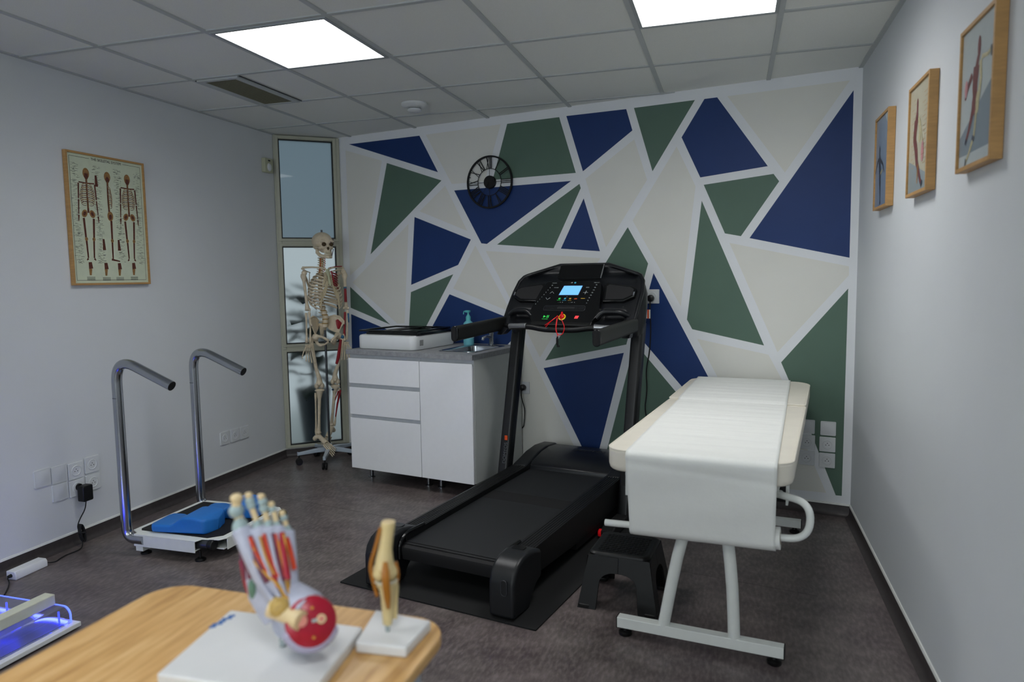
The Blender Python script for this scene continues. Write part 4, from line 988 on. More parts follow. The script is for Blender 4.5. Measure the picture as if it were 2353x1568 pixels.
# ------------------------------------------------------------ step stool
t = thing('step_stool', 'small black plastic step stool between the treadmill and the exam table', 'stool', (-.42, 2.955, 0), math.radians(-5))
SH = .232
def sidept(k, x, z, th):
    d = .166 - .040*z/(SH) - th
    p = Vector((x*(1 - .0*z), -d, z)); return Matrix.Rotation(k*PI/2, 3, 'Z') @ p
for k in range(4):
    b = MB()
    for (kk, mir) in ((k, 1), (k + 1, -1)):
        hw = lambda z: .166 - .040*z/SH
        poly = [(0, SH-.012), (0, .155)] + [(.078*math.sin(a)**.8, .105 + .05*math.cos(a)) for a in [PI/2*i/8 for i in range(1, 9)]] + [(.088, 0), (hw(0), 0), (hw(SH-.012), SH-.012)]
        o = [sidept(kk, mir*p[0], p[1], 0) for p in poly]; i_ = [sidept(kk, mir*min(p[0], hw(p[1])-.010), p[1], .009) for p in poly]
        n = len(poly); b.add(o + i_, [tuple(range(n)), tuple(range(n, 2*n))[::-1]] + [(j, (j+1) % n, n+(j+1) % n, n+j) for j in range(n)])
    b.build('leg', BLK, t, bevel=.0012, weld=.0003)
    c = Matrix.Rotation(k*PI/2, 3, 'Z') @ Vector((.138, -.138, 0)); q = MB(); q.prism([(c.x + p[0], c.y + p[1]) for p in rrect(-.028, .028, -.028, .028, .012)], 'z', .0005, .018); q.build('foot_flare', BLK, t, bevel=.004)
rrz = lambda i, z: rr3(-.127+i, .127-i, -.127+i, .127-i, .03, z)
b = MB(); b.ring_loft([rrz(0, SH-.020), rrz(-.001, SH-.006), rrz(.004, SH+.001), rrz(.012, SH+.003), rrz(.016, SH+.001), rrz(.02, SH+.0005)]); se = b.build('seat', BLK, t)
b = MB()
for i in range(13):
    for j in range(13):
        x, y = -.09 + .015*i, -.09 + .015*j; s_ = 1 if (i+j) % 2 else -1
        b.T = Matrix.Translation((x, y, SH+.0004)) @ Matrix.Rotation(s_*.78, 4, 'Z'); b.box(-.0065, .0065, -.0022, .0022, 0, .0022)
b.T = None; b.build('tread_pattern', BLK, se)

# ------------------------------------------------------------ podoscope on the floor, left
t = thing('podoscope', 'clear acrylic foot scanner glowing blue, on a white base on the floor', 'foot scanner', (-2.49, 2.09, 0))
BX, BY = -.66, -.78
b = MB(); b.box(BX, .012, BY, .012, .008, .026); b.build('base_plate', WPLAST, t, bevel=.002)
MB().box(BX+.02, -.03, BY+.02, -.03, .0262, .0285).build('mirror', mat('mirror_dark', '9a9ec8', .22, .6, var=0), t)
b = MB()
for x in (BX+.05, -.04):
    for y in (BY+.05, -.04): b.cyl((x, y, 0), (x, y, .009), .02, n=14)
b.build('feet', BLKM, t)
prof = [(BX+.01, .094), (-.053, .094)] + [(-.053 + .038*math.sin(a), .056 + .038*math.cos(a)) for a in [PI/2*i/8 for i in range(1, 9)]] + [(-.015, .027)]
inn = [(-.023, .027)] + [(-.053 + .030*math.cos(a), .056 + .030*math.sin(a)) for a in [PI/2*i/8 for i in range(0, 9)]] + [(BX+.01, .086)]
b = MB(); b.prism(prof + inn, 'y', BY+.01, -.010); b.build('acrylic_cover', ACRYL, t)
b = MB()
edge = [(BX+.01, .090), (-.053, .090)] + [(-.053 + .034*math.sin(a), .056 + .034*math.cos(a)) for a in [PI/2*i/8 for i in range(1, 9)]] + [(-.019, .028)]
b.tube([(p[0], -.0075, p[1]) for p in edge], .0045, 6); b.build('lit_edge', mat('lit_edge', '5b74ff', .4, var=0, emit=1.8), t)  # emissive tube imitates LED light caught in the cut acrylic edge
b = MB(); b.box(-.20, -.03, -.022, -.014, .029, .036); b.box(BX+.05, -.30, -.022, -.014, .029, .036); b.box(-.34, -.332, BY+.05, -.3, .029, .036); b.box(BX+.05, -.2, -.40, -.392, .029, .036); b.build('led_strip', LEDB, t)  # strips at the back edge; inner ones added to spread more blue glow
b = MB()
for x, y in ((-.055, -.03), (-.33, -.03), (-.06, -.5)): b.cyl((x, y, .0288), (x, y, .075), .0035, n=8)
b.build('support_pin', mat('lit_pin', '4a5cff', .4, var=0, emit=1.5), t)
b = MB(); b.prism([(-.138, .0945), (-.086, .0945), (-.086, .138), (-.138, .138)], 'y', BY+.03, -.012)
b.build('heel_bar', mat('ivory_plastic', 'c9ccbb', .4), t, bevel=.003)
MB().box(-.1395, -.130, -.36, -.24, .130, .1385).build('bar_notch', mat('lit_edge2', '6f86e8', .4, var=0, emit=.6), t)
MB().cyl((-.30, -.02, .112), (-.30, -.02, .125), .006, n=10)

# ------------------------------------------------------------ desk
t = thing('desk', 'bamboo desk with rounded corners in the foreground, holding the foot and knee models', 'desk', (-.82, .911, 0))
DX0, DX1, DY0, DY1 = -.329, .329, -.557, .278
b = MB(); b.prism(rrect(DX0, DX1, DY0, DY1, .075, 10), 'z', .715, .737); b.build('top', DESKW, t, bevel=.004, seg=3)
for x in (DX0+.045, DX1-.04):
    for y in (DY0+.06, DY1-.11): MB().cyl((x, y, 0), (x, y, .7148), .019, n=20).build('leg', BLUEL, t)
b = MB(); b.box(DX0+.06, DX1-.06, DY0+.075, DY0+.10, .68, .7148); b.box(DX0+.06, DX1-.06, DY1-.125, DY1-.10, .68, .7148); b.build('frame', BLUEL, t)

ZDK = .7372
def base_plate_obj(par, loc, pts, z0, z1, m, name='base'):
    b = MB(); b.prism(pts, 'z', z0, z1); o = b.build(name, m, par, bevel=.004, seg=3); return o
BASEW = mat('model_base_white', 'd9dbdc', .3, var=.01)
# foot model
FR = math.radians(35.955); FP0 = Vector((-.721, .993, ZDK + .0205))
t = thing('foot_model', 'anatomical foot model standing toes up on a white base, muscles and tendons coloured', 'anatomy model', FP0, FR)
def w2l(P, rz, x, y):
    d = Vector((x - P.x, y - P.y, 0)); return (d.x*math.cos(-rz) - d.y*math.sin(-rz), d.x*math.sin(-rz) + d.y*math.cos(-rz))
base = [w2l(FP0, FR, *q) for q in ((-.868, .862), (-.598, .874), (-.625, 1.088), (-.902, 1.080))]
base_plate_obj(t, None, base, -.0203, 0, BASEW)
MB().cyl((-.003, 0, 0), (-.003, .0, .055), .006, n=14).build('post', mat('clear_post', 'cfdcdc', .15, var=0, trans=.6), t)
def organic(name, m, parts, par, voxel=.0028, smooth=6):
    b = MB()
    for p in parts:
        if p[0] == 'b': b.ball(p[1], *p[2])
        else: b.tube(p[1], p[2], 14)
    o = b.build(name, m, par)
    md = o.modifiers.new('remesh', 'REMESH'); md.mode = 'VOXEL'; md.voxel_size = voxel; md.use_smooth_shade = True
    ms = o.modifiers.new('smooth', 'SMOOTH'); ms.factor = .5; ms.iterations = smooth
    return o
TIS = mat('tissue_lavender', 'b4b9cc', .4, var=.06, scale=60); JNT = mat('joint_bluegrey', '9db1b3', .4, var=.05)
CREAM = mat('model_bone', 'dcc79b', .4, var=.05, scale=60); CRIM = mat('crimson', 'a3142e', .3, var=.08, scale=60); PURP = mat('plum_muscle', '6e3448', .4, var=.1)
REDV = mat('artery_red', 'c8401c', .35); YEL = mat('nerve_yellow', 'cf9a3e', .35); PINK = mat('marrow_pink', 'd58a7c', .5); LAV = mat('sole_lavender', 'a6a3bd', .35)
toes = [[(-.0652, 0, .2724), (-.0663, 0, .2483), (-.063, 0, .2331), (-.0609, -.005, .2161), (-.0474, -.02, .1791), (-.0323, -.03, .1366)],
 [(-.0462, 0, .2754), (-.0448, 0, .2627), (-.0433, 0, .2507), (-.0365, -.004, .228), (-.0343, -.008, .216), (-.0258, -.022, .1805), (-.0175, -.035, .1364)],
 [(-.0268, 0, .2709), (-.0252, 0, .2589), (-.0239, 0, .2431), (-.0205, -.003, .230), (-.018, -.008, .214), (-.0123, -.022, .1786), (-.0068, -.035, .1347)],
 [(-.0116, 0, .2566), (-.0101, 0, .2444), (-.0060, -.003, .228), (-.0044, -.006, .2125), (.0006, -.02, .176), (.0027, -.03, .1312)],
 [(.005, 0, .2396), (.0073, 0, .2273), (.0095, -.002, .215), (.0117, -.004, .2025), (.0143, -.015, .1685), (.0137, -.025, .1274)]]
toes = [[(p[0], p[1], p[2] - (.008, .004)[i] if i < 2 else p[2]) for i, p in enumerate(q)] for q in toes]
body = [('t', [(-.030, .010, .205), (-.024, .006, .172), (-.0175, .004, .136), (-.012, 0, .10), (.0, -.005, .07)], [.024, .028, .031, .033, .036])]
for k, q in enumerate(toes): body.append(('t', [q[-3], q[-2], q[-1], (.0, -.03, .095)], [.0125 if k else .016, .0115 if k else .0145, .013, .02]))
body += [('t', [(-.045, .004, .20), (-.046, .0, .15), (-.036, -.004, .10), (-.012, -.010, .06)], [.014, .017, .020, .024]),
         ('t', [(.0, -.02, .10), (.015, -.03, .085), (.038, -.055, .074)], [.030, .036, .038]), ('b', (.034, -.030, .053), (.041, .045, .043)), ('b', (.008, -.012, .045), (.028, .026, .028))]
organic('foot_body', TIS, body, t)
# exposed toe bones with grey joint capsules
for k, q in enumerate(toes):
    r = .0090 if k == 0 else (.0058 if k < 3 else .0048)
    nseg = [Vector(p) for p in q]
    MB().tube(nseg[:4] if k == 0 else nseg[:5], [r*.85, r*.9, r*.8, r*1.1] if k == 0 else [r*.9, r*.85, r*.9, r*.8, r], 14).build('toe_bone', CREAM, t)
    MB().ball(nseg[0] + Vector((0, 0, .001)), r*1.15, r*1.1, r*.9).build('toe_tip', CREAM, t)
    for j in ((1,) if k == 0 else (1, 2)):
        if k >= 3 and j == 2: continue
        MB().ball(nseg[j], r*1.38, r*1.3, r*1.35).build('joint_capsule', JNT, t)
    MB().ball(nseg[3] if k in (0, 3, 4) else nseg[4], r*1.45, r*1.4, r*2.0).build('joint_capsule', JNT, t)
# muscles, tendons, vessels lying on the upper surface
def strand(name, m, pts, r, flat=.6): return MB().tube(fillet(pts, .03, 5), r, 10).build(name, m, t)
for k, (x0, x1) in enumerate(((-.050, -.026), (-.032, -.013), (-.014, -.003), (.001, .005))):
    strand('muscle_strip', PURP if k % 2 == 0 else CRIM, [(x0+.002, -.019, .205), ((x0+x1)/2+.002, -.036, .17), (x1+.004, -.046, .135)], .0052)
strand('artery', REDV, [(-.046, -.024, .205), (-.038, -.034, .18), (-.020, -.045, .150), (-.008, -.050, .125)], .0034)
strand('artery', REDV, [(-.025, -.024, .208), (-.018, -.036, .175), (-.006, -.048, .142)], .003)
strand('artery', REDV, [(-.007, -.022, .205), (-.003, -.036, .17), (.004, -.046, .140)], .0024)
strand('artery', REDV, [(.010, -.018, .195), (.017, -.028, .165), (.020, -.034, .145)], .0044)
strand('nerve', YEL, [(-.062, -.018, .200), (-.050, -.030, .178), (-.026, -.046, .150), (-.004, -.052, .128), (.004, -.056, .108), (.020, -.060, .097)], .0026)
strand('nerve', YEL, [(-.044, -.027, .200), (-.040, -.034, .185)], .0018)
strand('nerve', YEL, [(-.004, -.026, .195), (.002, -.040, .16), (.006, -.046, .135), (.010, -.050, .105), (.030, -.050, .108)], .0020)
strand('nerve', YEL, [(-.022, -.028, .198), (-.012, -.044, .155)], .0016)
strand('muscle_strip', PURP, [(-.052, -.014, .196), (-.052, -.020, .165), (-.050, -.020, .135)], .0036)
strand('nerve', YEL, [(-.056, -.018, .192), (-.048, -.028, .165), (-.040, -.030, .145)], .0028)
strand('artery', REDV, [(-.058, -.015, .196), (-.050, -.024, .188)], .0034)
strand('nerve', YEL, [(.006, -.026, .205), (.010, -.034, .17), (.012, -.038, .14), (.010, -.044, .115)], .0018)
strand('muscle_strip', PURP, [(.012, -.024, .155), (.016, -.030, .125), (.018, -.034, .108)], .004)
strand('nerve', YEL, [(-.031, -.028, .206), (-.024, -.040, .175), (-.012, -.050, .148)], .0016)
MB().ball((-.046, -.014, .115), .008, .010, .020).build('green_node', mat('node_green', '5d7f6d', .4), t)
strand('tendon', TIS, [(-.056, -.022, .205), (-.044, -.036, .165), (-.028, -.044, .125), (-.012, -.054, .10)], .0042)
strand('tendon', TIS, [(-.036, -.026, .205), (-.022, -.044, .155), (-.006, -.054, .112), (.006, -.062, .092)], .0034)
strand('tendon', TIS, [(-.016, -.026, .205), (-.008, -.044, .155), (.004, -.054, .112)], .0030)
strand('muscle_edge', CRIM, [(-.060, .0, .16), (-.056, -.006, .125), (-.046, -.008, .09), (-.030, -.010, .065)], .006)
strand('muscle_edge', PURP, [(-.062, -.006, .195), (-.058, -.010, .165), (-.056, -.008, .13)], .005)
MB().ball((-.008, -.052, .100), .0055, .003, .0045).build('green_node', mat('node_green', '5d7f6d', .4), t)
MB().ball((-.036, -.030, .135), .008, .010, .012).build('green_node', MATS['node_green'], t)
MB().ball((.006, -.062, .090), .0035, .003, .003).build('red_node', REDV, t)
# leg stump cut face: red muscle, lavender skin, two cut bones
C0 = Vector((.0418, -.078, .0718)); AX = Vector((.12, -.93, .34)).normalized()
b = MB(); b.lathe([(.0001, -.045), (.032, -.045), (.039, -.02), (.0405, .0), (.038, .004), (.0001, .0055)], C0, 40, AX); b.build('calf_muscle', CRIM, t, angle=60)
b = MB()
for k in range(15):
    a = PI*(1.12 + .70*k/14); uu = AX.cross(Vector((0, 0, 1))).normalized(); vv = uu.cross(AX)
    p = C0 + uu*-math.cos(a)*.039 + vv*math.sin(a)*.039 - AX*.006; b.ball(p, .0095, .0095, .0095, 10, 8)
b.build('skin_rim', LAV, t)
uu = Vector((1, 0, 0)); uu = (uu - AX*uu.dot(AX)).normalized(); vv = AX.cross(uu) * -1
if vv.z < 0: vv = -vv
def cutbone(cx, cz, r, l, d):
    c = C0 + uu*cx + vv*cz
    MB().tube([c - d*l, c - d*l*.4, c + AX*.008], [r*1.15, r*.95, r], 24).build('cut_bone', CREAM, t)
    MB().lathe([(.0001, .0085), (r*.62, .0085), (r*.58, .0095), (.0001, .0098)], c, 24, AX).build('marrow', PINK, t)
cutbone(-.0165, .0045, .0155, .055, Vector((.75, -.55, -.30)).normalized())
cutbone(.0150, .0025, .0075, .02, AX)
MB().ball(C0 + uu*-.047 + vv*.022 + Vector((0, .022, 0)), .020, .022, .018).build('ankle_bone', mat('ochre_bone', 'b89a55', .45, var=.15, scale=150), t)
strand('cut_vessel', JNT, [tuple(C0 + uu*.000 + vv*.001 + AX*.006), tuple(C0 + uu*.008 + vv*.002 + AX*.0065)], .0026)
MB().ball(C0 + uu*.002 + vv*.021 + AX*.005, .0025).build('cut_vessel', YEL, t); MB().ball(C0 + uu*.002 + vv*-.024 + AX*.005, .0025).build('cut_vessel', YEL, t)
# sticker print on base
LP = mat('print_blue', '3e6aa8', .5, var=0)
b = MB()
for k in range(5):
    a = Vector(w2l(FP0, FR, -.888 + .0015*k, 1.015 + .011*k)); w_ = .009 if k % 2 else .006
    b.box(a.x-w_, a.x+w_, a.y-.005, a.y+.003, .0, .0005)
b.build('base_print', LP, t); 
textobj('base_lettering', 'ANATOMY', .016, mat('print_ink', '2e3d4d', .5, var=0), t, Vector(w2l(FP0, FR, -.845, 1.01)).to_3d() + Vector((0, 0, .0006)), (0, 0, math.radians(38)), .0002) if False else None

# knee model
KR = math.radians(27.95); KP = Vector((-.576, 1.085, ZDK + .0205))
t = thing('knee_model', 'small bone-coloured knee joint model with brown ligaments on a white square base', 'anatomy model', KP, KR)
base = [w2l(KP, KR, *q) for q in ((-.611, 1.036), (-.519, 1.044), (-.516, 1.143), (-.634, 1.154))]
base_plate_obj(t, None, base, -.0203, 0, BASEW)
KB = mat('knee_bone', 'd8c48f', .4, var=.06, scale=60); KL = mat('ligament_brown', 'a5691f', .35, var=.08)
b = MB(); b.cyl((.002, 0, 0), (.002, 0, .016), .004, n=10)
b.build('post', mat('clear_post', 'cfdcdc', .15, var=0, trans=.6), t)
organic('femur', KB, [('t', [(.0089, 0, .198), (.006, 0, .175), (.002, 0, .150), (.0, 0, .132), (.0, 0, .118)], [.0128, .0115, .0125, .0155, .018]),
   ('b', (-.009, .004, .108), (.013, .020, .016)), ('b', (.011, .004, .108), (.012, .020, .016)), ('b', (.0, -.008, .118), (.016, .010, .012))], t, .002, 4)
MB().cyl((.0095, 0, .1965), (.0097, 0, .1992), .0112, n=24).build('cut_face', CREAM, t)
organic('tibia', KB, [('b', (.0035, .002, .086), (.020, .018, .010)), ('t', [(.0035, 0, .086), (.004, 0, .062), (.003, 0, .035), (.002, 0, .012)], [.0165, .0125, .0105, .0085]), ('b', (.003, -.012, .066), (.006, .006, .01))], t, .002, 4)
MB().tube([(.0185, .006, .080), (.0175, .006, .055), (.015, .005, .020)], [.0055, .004, .0045], 12).build('fibula', KB, t)
b = MB(); b.lathe([(.016, 0), (.021, .003), (.019, .006), (.012, .004)], (.002, 0, .090), 28); b.build('meniscus', mat('meniscus', 'b9b29a', .4), t)
def sp_(pts): return fillet(pts, .03, 6)
MB().tube(sp_([(-.0045, -.003, .190), (-.016, -.004, .150), (-.0255, -.002, .123), (-.021, .0, .095), (-.0145, .0, .066)]), .0032, 10).build('ligament', KL, t)
MB().tube(sp_([(.0195, .0, .124), (.0235, .0, .105), (.0205, .003, .082)]), .0028, 10).build('ligament', KL, t)
MB().tube([(.0015, -.020, .134), (.001, -.0285, .118), (.0015, -.027, .095), (.003, -.0215, .070), (.004, -.0155, .048)], [.004, .0068, .0066, .006, .003], 14, flat=.5).build('patella_tendon', KL, t)

# ------------------------------------------------------------ skeleton on its rolling stand
SKR = math.radians(31.95)
st = thing('skeleton_model', 'life-size anatomical skeleton hanging on a wheeled stand in the corner', 'skeleton', (-2.895, 4.64, 0), SKR)
arms = [-105, -33, 39, 111, 183]
MB().lathe([(.0001, .085), (.032, .085), (.032, .118), (.018, .126), (.018, .14), (.0001, .14)], n=24).build('hub', BLUEL, st)
for a in (220, 292, 4, 76, 148):
    al = math.radians(a) - SKR; d = Vector((math.cos(al), math.sin(al), 0)); n = Vector((-d.y, d.x, 0))
    R0 = .225; b = MB(); rings = []
    for k, (r, w, z0, z1) in enumerate(((.02, .017, .085, .118), (.10, .015, .083, .112), (R0, .011, .074, .095), (R0+.012, .010, .07, .10))):
        rings.append([tuple(d*r + n*w*sx + Vector((0, 0, z))) for sx, z in ((-1, z0), (1, z0), (1, z1), (-1, z1))])
    b.ring_loft(rings); ar = b.build('base_arm', BLUEL, st, bevel=.003)
    q = MB(); c = d*(R0)
    for sx in (-1, 1): q.tube([c + n*(.004*sx) + Vector((0, 0, .0255)), c + n*(.017*sx) + Vector((0, 0, .0255))], .0250, 24)
    q.cyl(c + Vector((0, 0, .03)), c + Vector((0, 0, .076)), .006, n=10); q.build('caster', BLKM, ar, bevel=.002)
MB().cyl((0, 0, .12), (0, .0, 1.0), .0085, n=16).build('pole', DSTEEL, st)
PS = math.radians(26); cP, sP = math.cos(PS), math.sin(PS)
def Bd(l, f, z): return Vector((.006 + l*cP + f*sP, l*sP - f*cP, z))
def org(name, m, parts, voxel=.004, smooth=4):
    return organic(name, m, parts, st, voxel, smooth)
# skull
def BH(l, f, z): return Bd(l, f, z)
def hball(b, l, f, z, rl, rf, rz, n=20, m=14):
    mt = Matrix.Translation(Bd(l, f, z)) @ Matrix.Rotation(PS, 4, 'Z'); b.T = mt; b.ball((0, 0, 0), rl, rf, rz, n, m); b.T = None
def orgh(name, m, balls, voxel=.003, smooth=4, par=None):
    b = MB()
    for q in balls: hball(b, *q)
    o = b.build(name, m, par or st); md = o.modifiers.new('remesh', 'REMESH'); md.mode = 'VOXEL'; md.voxel_size = voxel; md.use_smooth_shade = True
    ms = o.modifiers.new('smooth', 'SMOOTH'); ms.factor = .5; ms.iterations = smooth; return o
sk = orgh('skull', BONE, [(0, -.012, 1.660, .070, .088, .066), (0, .040, 1.655, .056, .046, .050), (0, .055, 1.615, .046, .030, .030), (.043, .045, 1.607, .014, .022, .012), (-.043, .045, 1.607, .014, .022, .012),
    (0, .066, 1.592, .026, .020, .026), (0, .025, 1.600, .040, .040, .028), (0, .060, 1.582, .026, .024, .012), (0, -.04, 1.625, .055, .055, .035), (.03, .074, 1.655, .026, .012, .010), (-.03, .074, 1.655, .026, .012, .010), (.060, .01, 1.61, .010, .035, .008), (-.060, .01, 1.61, .010, .035, .008), (0, .083, 1.622, .006, .010, .016)])
for s_ in (-1, 1):
    b = MB(); hball(b, s_*.028, .078, 1.633, .0165, .014, .0150, 16, 10); b.build('eye_socket', DARKH, sk)
b = MB(); hball(b, 0, .084, 1.604, .0095, .010, .013, 12, 8); b.build('nose_opening', DARKH, sk)
b = MB()
for k in range(9):
    a = (k-4)*.26; hball(b, .026*math.sin(a), .056 + .030*math.cos(a), 1.577, .0040, .0035, .0075, 8, 6); hball(b, .025*math.sin(a), .055 + .029*math.cos(a), 1.562, .0037, .0033, .0065, 8, 6)
b.build('teeth', mat('teeth', 'd8ceb2', .35), sk)
b = MB(); b.tube([Bd(s, f, z) for s, f, z in ((-.052, .012, 1.610), (-.050, .012, 1.575), (-.040, .035, 1.553), (-.022, .072, 1.544), (0, .084, 1.543), (.022, .072, 1.544), (.040, .035, 1.553), (.050, .012, 1.575), (.052, .012, 1.610))], [.007, .010, .011, .011, .012, .011, .011, .010, .007], 12, flat=1.5, up=(0, 0, 1)); b.build('jaw', BONE, sk)
MB().cyl(Bd(0, -.01, 1.72), Bd(0, -.01, 1.742), .007, n=10).build('hanger', DSTEEL, sk)
b = MB(); b.tube([Bd(.066, .03, 1.68), Bd(.060, .055, 1.655), Bd(.052, .066, 1.63)], .0025, 6); b.tube([Bd(.048, .072, 1.60), Bd(.050, .055, 1.575), Bd(.035, .07, 1.548)], .003, 6); b.tube([Bd(.02, .093, 1.655), Bd(.018, .09, 1.64)], .0018, 6); b.build('muscle_marks', mat('mark_violet', '5d4a5a', .5), sk)
# spine
def spine_pt(z):
    f = -.045*math.sin(max(0, min(1, (z-1.10)/.40))*PI) - .02 + .018*math.sin(max(0, min(1, (1.16-z)/.14))*PI); return f
zs = [1.535 - .0165*i for i in range(7)]; z = zs[-1]
for i in range(12): z -= .0180 + .0004*i; zs.append(z)
for i in range(5): z -= .0315; zs.append(z)
for i, z in enumerate(zs):
    r = .012 if i < 7 else (.0135 + .0006*(i-7) if i < 19 else .0225); h_ = .0055 if i < 7 else (.0085 if i < 19 else .0120)
    f = spine_pt(z); b = MB(); b.T = Matrix.Translation(Bd(0, f, z)) @ Matrix.Rotation(PS, 4, 'Z')
    b.lathe([(.0001, -h_), (r, -h_), (r*.86, 0), (r, h_), (.0001, h_)], n=16)
    w = .026 if i < 7 else (.027 if i < 19 else .036)
    b.tube([(-w, .018, .002), (-w*.4, .014, 0), (w*.4, .014, 0), (w, .018, .002)], [.003, .005, .005, .003], 8); b.tube([(0, .012, 0), (0, .040, -.010)], [.005, .003], 8)
    b.T = None; b.build('vertebra', BONE, st)
b = MB()
for i in range(len(zs)-1):
    zm = (zs[i] + zs[i+1])/2; r = .0125 if i < 7 else (.0145 if i < 18 else .0235); b.T = Matrix.Translation(Bd(0, spine_pt(zm), zm)) @ Matrix.Rotation(PS, 4, 'Z'); b.lathe([(.0001, -.0025), (r, -.0025), (r, .0025), (.0001, .0025)], n=16)
b.T = None; b.build('spinal_discs', DISC, st)
b = MB()
for i in range(7):
    for s_ in (-1, 1): b.tube([Bd(s_*.010, spine_pt(zs[i])+.008, zs[i]), Bd(s_*.026, spine_pt(zs[i])+.006, zs[i]-.008)], .0022, 6)
b.build('neck_nerves', YEL, st)
b = MB()
for s_ in (-1, 1): b.tube([Bd(s_*.017, spine_pt(zs[i])+.010, zs[i]) for i in range(7)], .0022, 6)
b.build('neck_arteries', REDV, st)
# ribs
ribz = zs[7:19]; RW = [.050, .078, .096, .108, .116, .121, .124, .125, .123, .118, .105, .082]
CR_ = mat('rib_cartilage', 'c2b494', .5, var=.05)
for i, z0 in enumerate(ribz):
    W2 = RW[i]; fs_ = .050 + .0045*min(i, 7)*1.0; drop = .034 + .0052*i if i < 10 else .035
    for s_ in (-1, 1):
        pts = []; fb = spine_pt(z0) - .004
        aend = 2.75 if i < 7 else (2.55 if i < 10 else 1.7)
        D = (fs_ - fb)/2 + .012; fc = fb + D - .01
        n = 16
        for k in range(n+1):
            a = .18 + (aend-.18)*k/n
            pts.append(Bd(s_*W2*math.sin(a)**.8 if math.sin(a) > 0 else 0, fc - D*math.cos(a), z0 + .004 - drop*(k/n)**1.1))
        rr_ = [.0040 + .0010*math.sin(PI*k/n) for k in range(n+1)]
        rb = MB(); rb.tube(pts, rr_, 8, flat=1.9, up=(0, 0, 1)); rib = rb.build('rib', BONE, st, angle=70)
        if i < 10:
            e = pts[-1]; tgt = Bd(s_*.016, .062 + .006*i, 1.435 - .0145*i) if i < 7 else Bd(s_*(.035 + .015*(i-7)), .088, 1.318 - .016*(i-7))
            mid = (e + tgt)/2 + Vector((0, 0, -.018 if i > 3 else 0)); MB().tube([e, mid, tgt], [.0052, .005, .0045], 8).build('costal_cartilage', CR_, rib)
b = MB(); b.tube([Bd(0, .060, 1.452), Bd(.0, .066, 1.430), Bd(0, .078, 1.400), Bd(.0, .094, 1.350), Bd(0, .098, 1.330)], [.016, .017, .009, .011, .004], 12, flat=.5, up=(sP, -cP, 0)); b.build('sternum', CART, st)
b = MB()
for k in range(6): b.tube([Bd(.028, .070 + .004*k, 1.428 - .017*k), Bd(.062, .060 + .002*k, 1.418 - .018*k), Bd(.092, .038, 1.405 - .020*k)], [.0055, .0065, .003], 8)
b.tube([Bd(.022, .073, 1.44), Bd(.030, .082, 1.40), Bd(.035, .09, 1.36)], .005, 8)
b.build('chest_muscle', MRED, st)
for s_ in (-1, 1):
    MB().tube([Bd(s_*.012, .055, 1.455), Bd(s_*.05, .052, 1.464), Bd(s_*.10, .015, 1.468), Bd(s_*.160, -.015, 1.466)], [.009, .006, .0065, .008], 10).build('clavicle', BONE, st)
    org('scapula', BONE, [('t', [Bd(s_*.155, -.02, 1.455), Bd(s_*.11, -.062, 1.440), Bd(s_*.065, -.085, 1.430)], [.008, .006, .004]), ('t', [Bd(s_*.15, -.025, 1.43), Bd(s_*.10, -.075, 1.37), Bd(s_*.085, -.08, 1.31)], [.013, .010, .004]), ('t', [Bd(s_*.07, -.088, 1.43), Bd(s_*.075, -.088, 1.37), Bd(s_*.086, -.082, 1.31)], [.004, .005, .004]), ('t', [Bd(s_*.148, .0, 1.448), Bd(s_*.17, -.01, 1.462)], [.007, .008])], .004, 3)
MB().tube([Bd(.02, .058, 1.462), Bd(.08, .035, 1.472), Bd(.15, -.005, 1.474)], .0045, 8).build('shoulder_muscle', MRED, st)
# pelvis
def wing(s_):
    L_ = []
    top = [(.028, -.055, 1.065), (.050, -.050, 1.095), (.085, -.030, 1.106), (.118, .0, 1.096), (.134, .028, 1.062), (.128, .040, 1.040)]
    bot = [(.030, -.050, 1.020), (.045, -.040, 1.000), (.062, -.022, .985), (.080, .0, .975), (.092, .015, .972), (.098, .022, .975)]
    mid = [((a[0]+c[0])/2*.95, (a[1]+c[1])/2 - .012, (a[2]+c[2])/2) for a, c in zip(top, bot)]
    b = MB(); rows = [[Bd(s_*q[0], q[1], q[2]) for q in r] for r in (top, mid, bot)]
    b.add([p for r in rows for p in r], [(j*6+i, j*6+i+1, (j+1)*6+i+1, (j+1)*6+i) for j in range(2) for i in range(5)])
    o = b.build('hip_bone', BONE, st, recalc=False, solid=.009); sb = o.modifiers.new('sub', 'SUBSURF'); sb.levels = 2; sb.render_levels = 2
    MB().tube([Bd(s_*q[0], q[1], q[2]) for q in top], .0065, 10).build('iliac_crest', BONE, o)
    org('pelvic_arch', BONE, [('b', tuple(Bd(s_*.090, .010, .955)), (.026, .024, .026)), ('t', [Bd(s_*.088, .018, .965), Bd(s_*.055, .052, .955), Bd(s_*.010, .062, .925)], [.013, .009, .011]),
        ('t', [Bd(s_*.085, -.005, .945), Bd(s_*.070, -.005, .905), Bd(s_*.055, .010, .890)], [.014, .012, .012]), ('t', [Bd(s_*.055, .010, .890), Bd(s_*.030, .038, .898), Bd(s_*.010, .060, .920)], [.011, .007, .009])], .004, 3)
    return o
w_ = wing(-1); w_ = wing(1)
MB().tube([Bd(.085, .012, 1.075), Bd(.098, .022, 1.045), Bd(.092, .020, 1.005)], [.010, .024, .008], 12, flat=.35, up=(sP, -cP, 0)).build('hip_muscle_patch', MRED, st)
org('sacrum', BONE, [('t', [Bd(0, -.035, 1.045), Bd(0, -.050, 1.01), Bd(0, -.068, .965), Bd(0, -.060, .935)], [.032, .026, .014, .006]), ('t', [Bd(-.035, -.04, 1.04), Bd(.035, -.04, 1.04)], [.014, .014])], .004, 3)
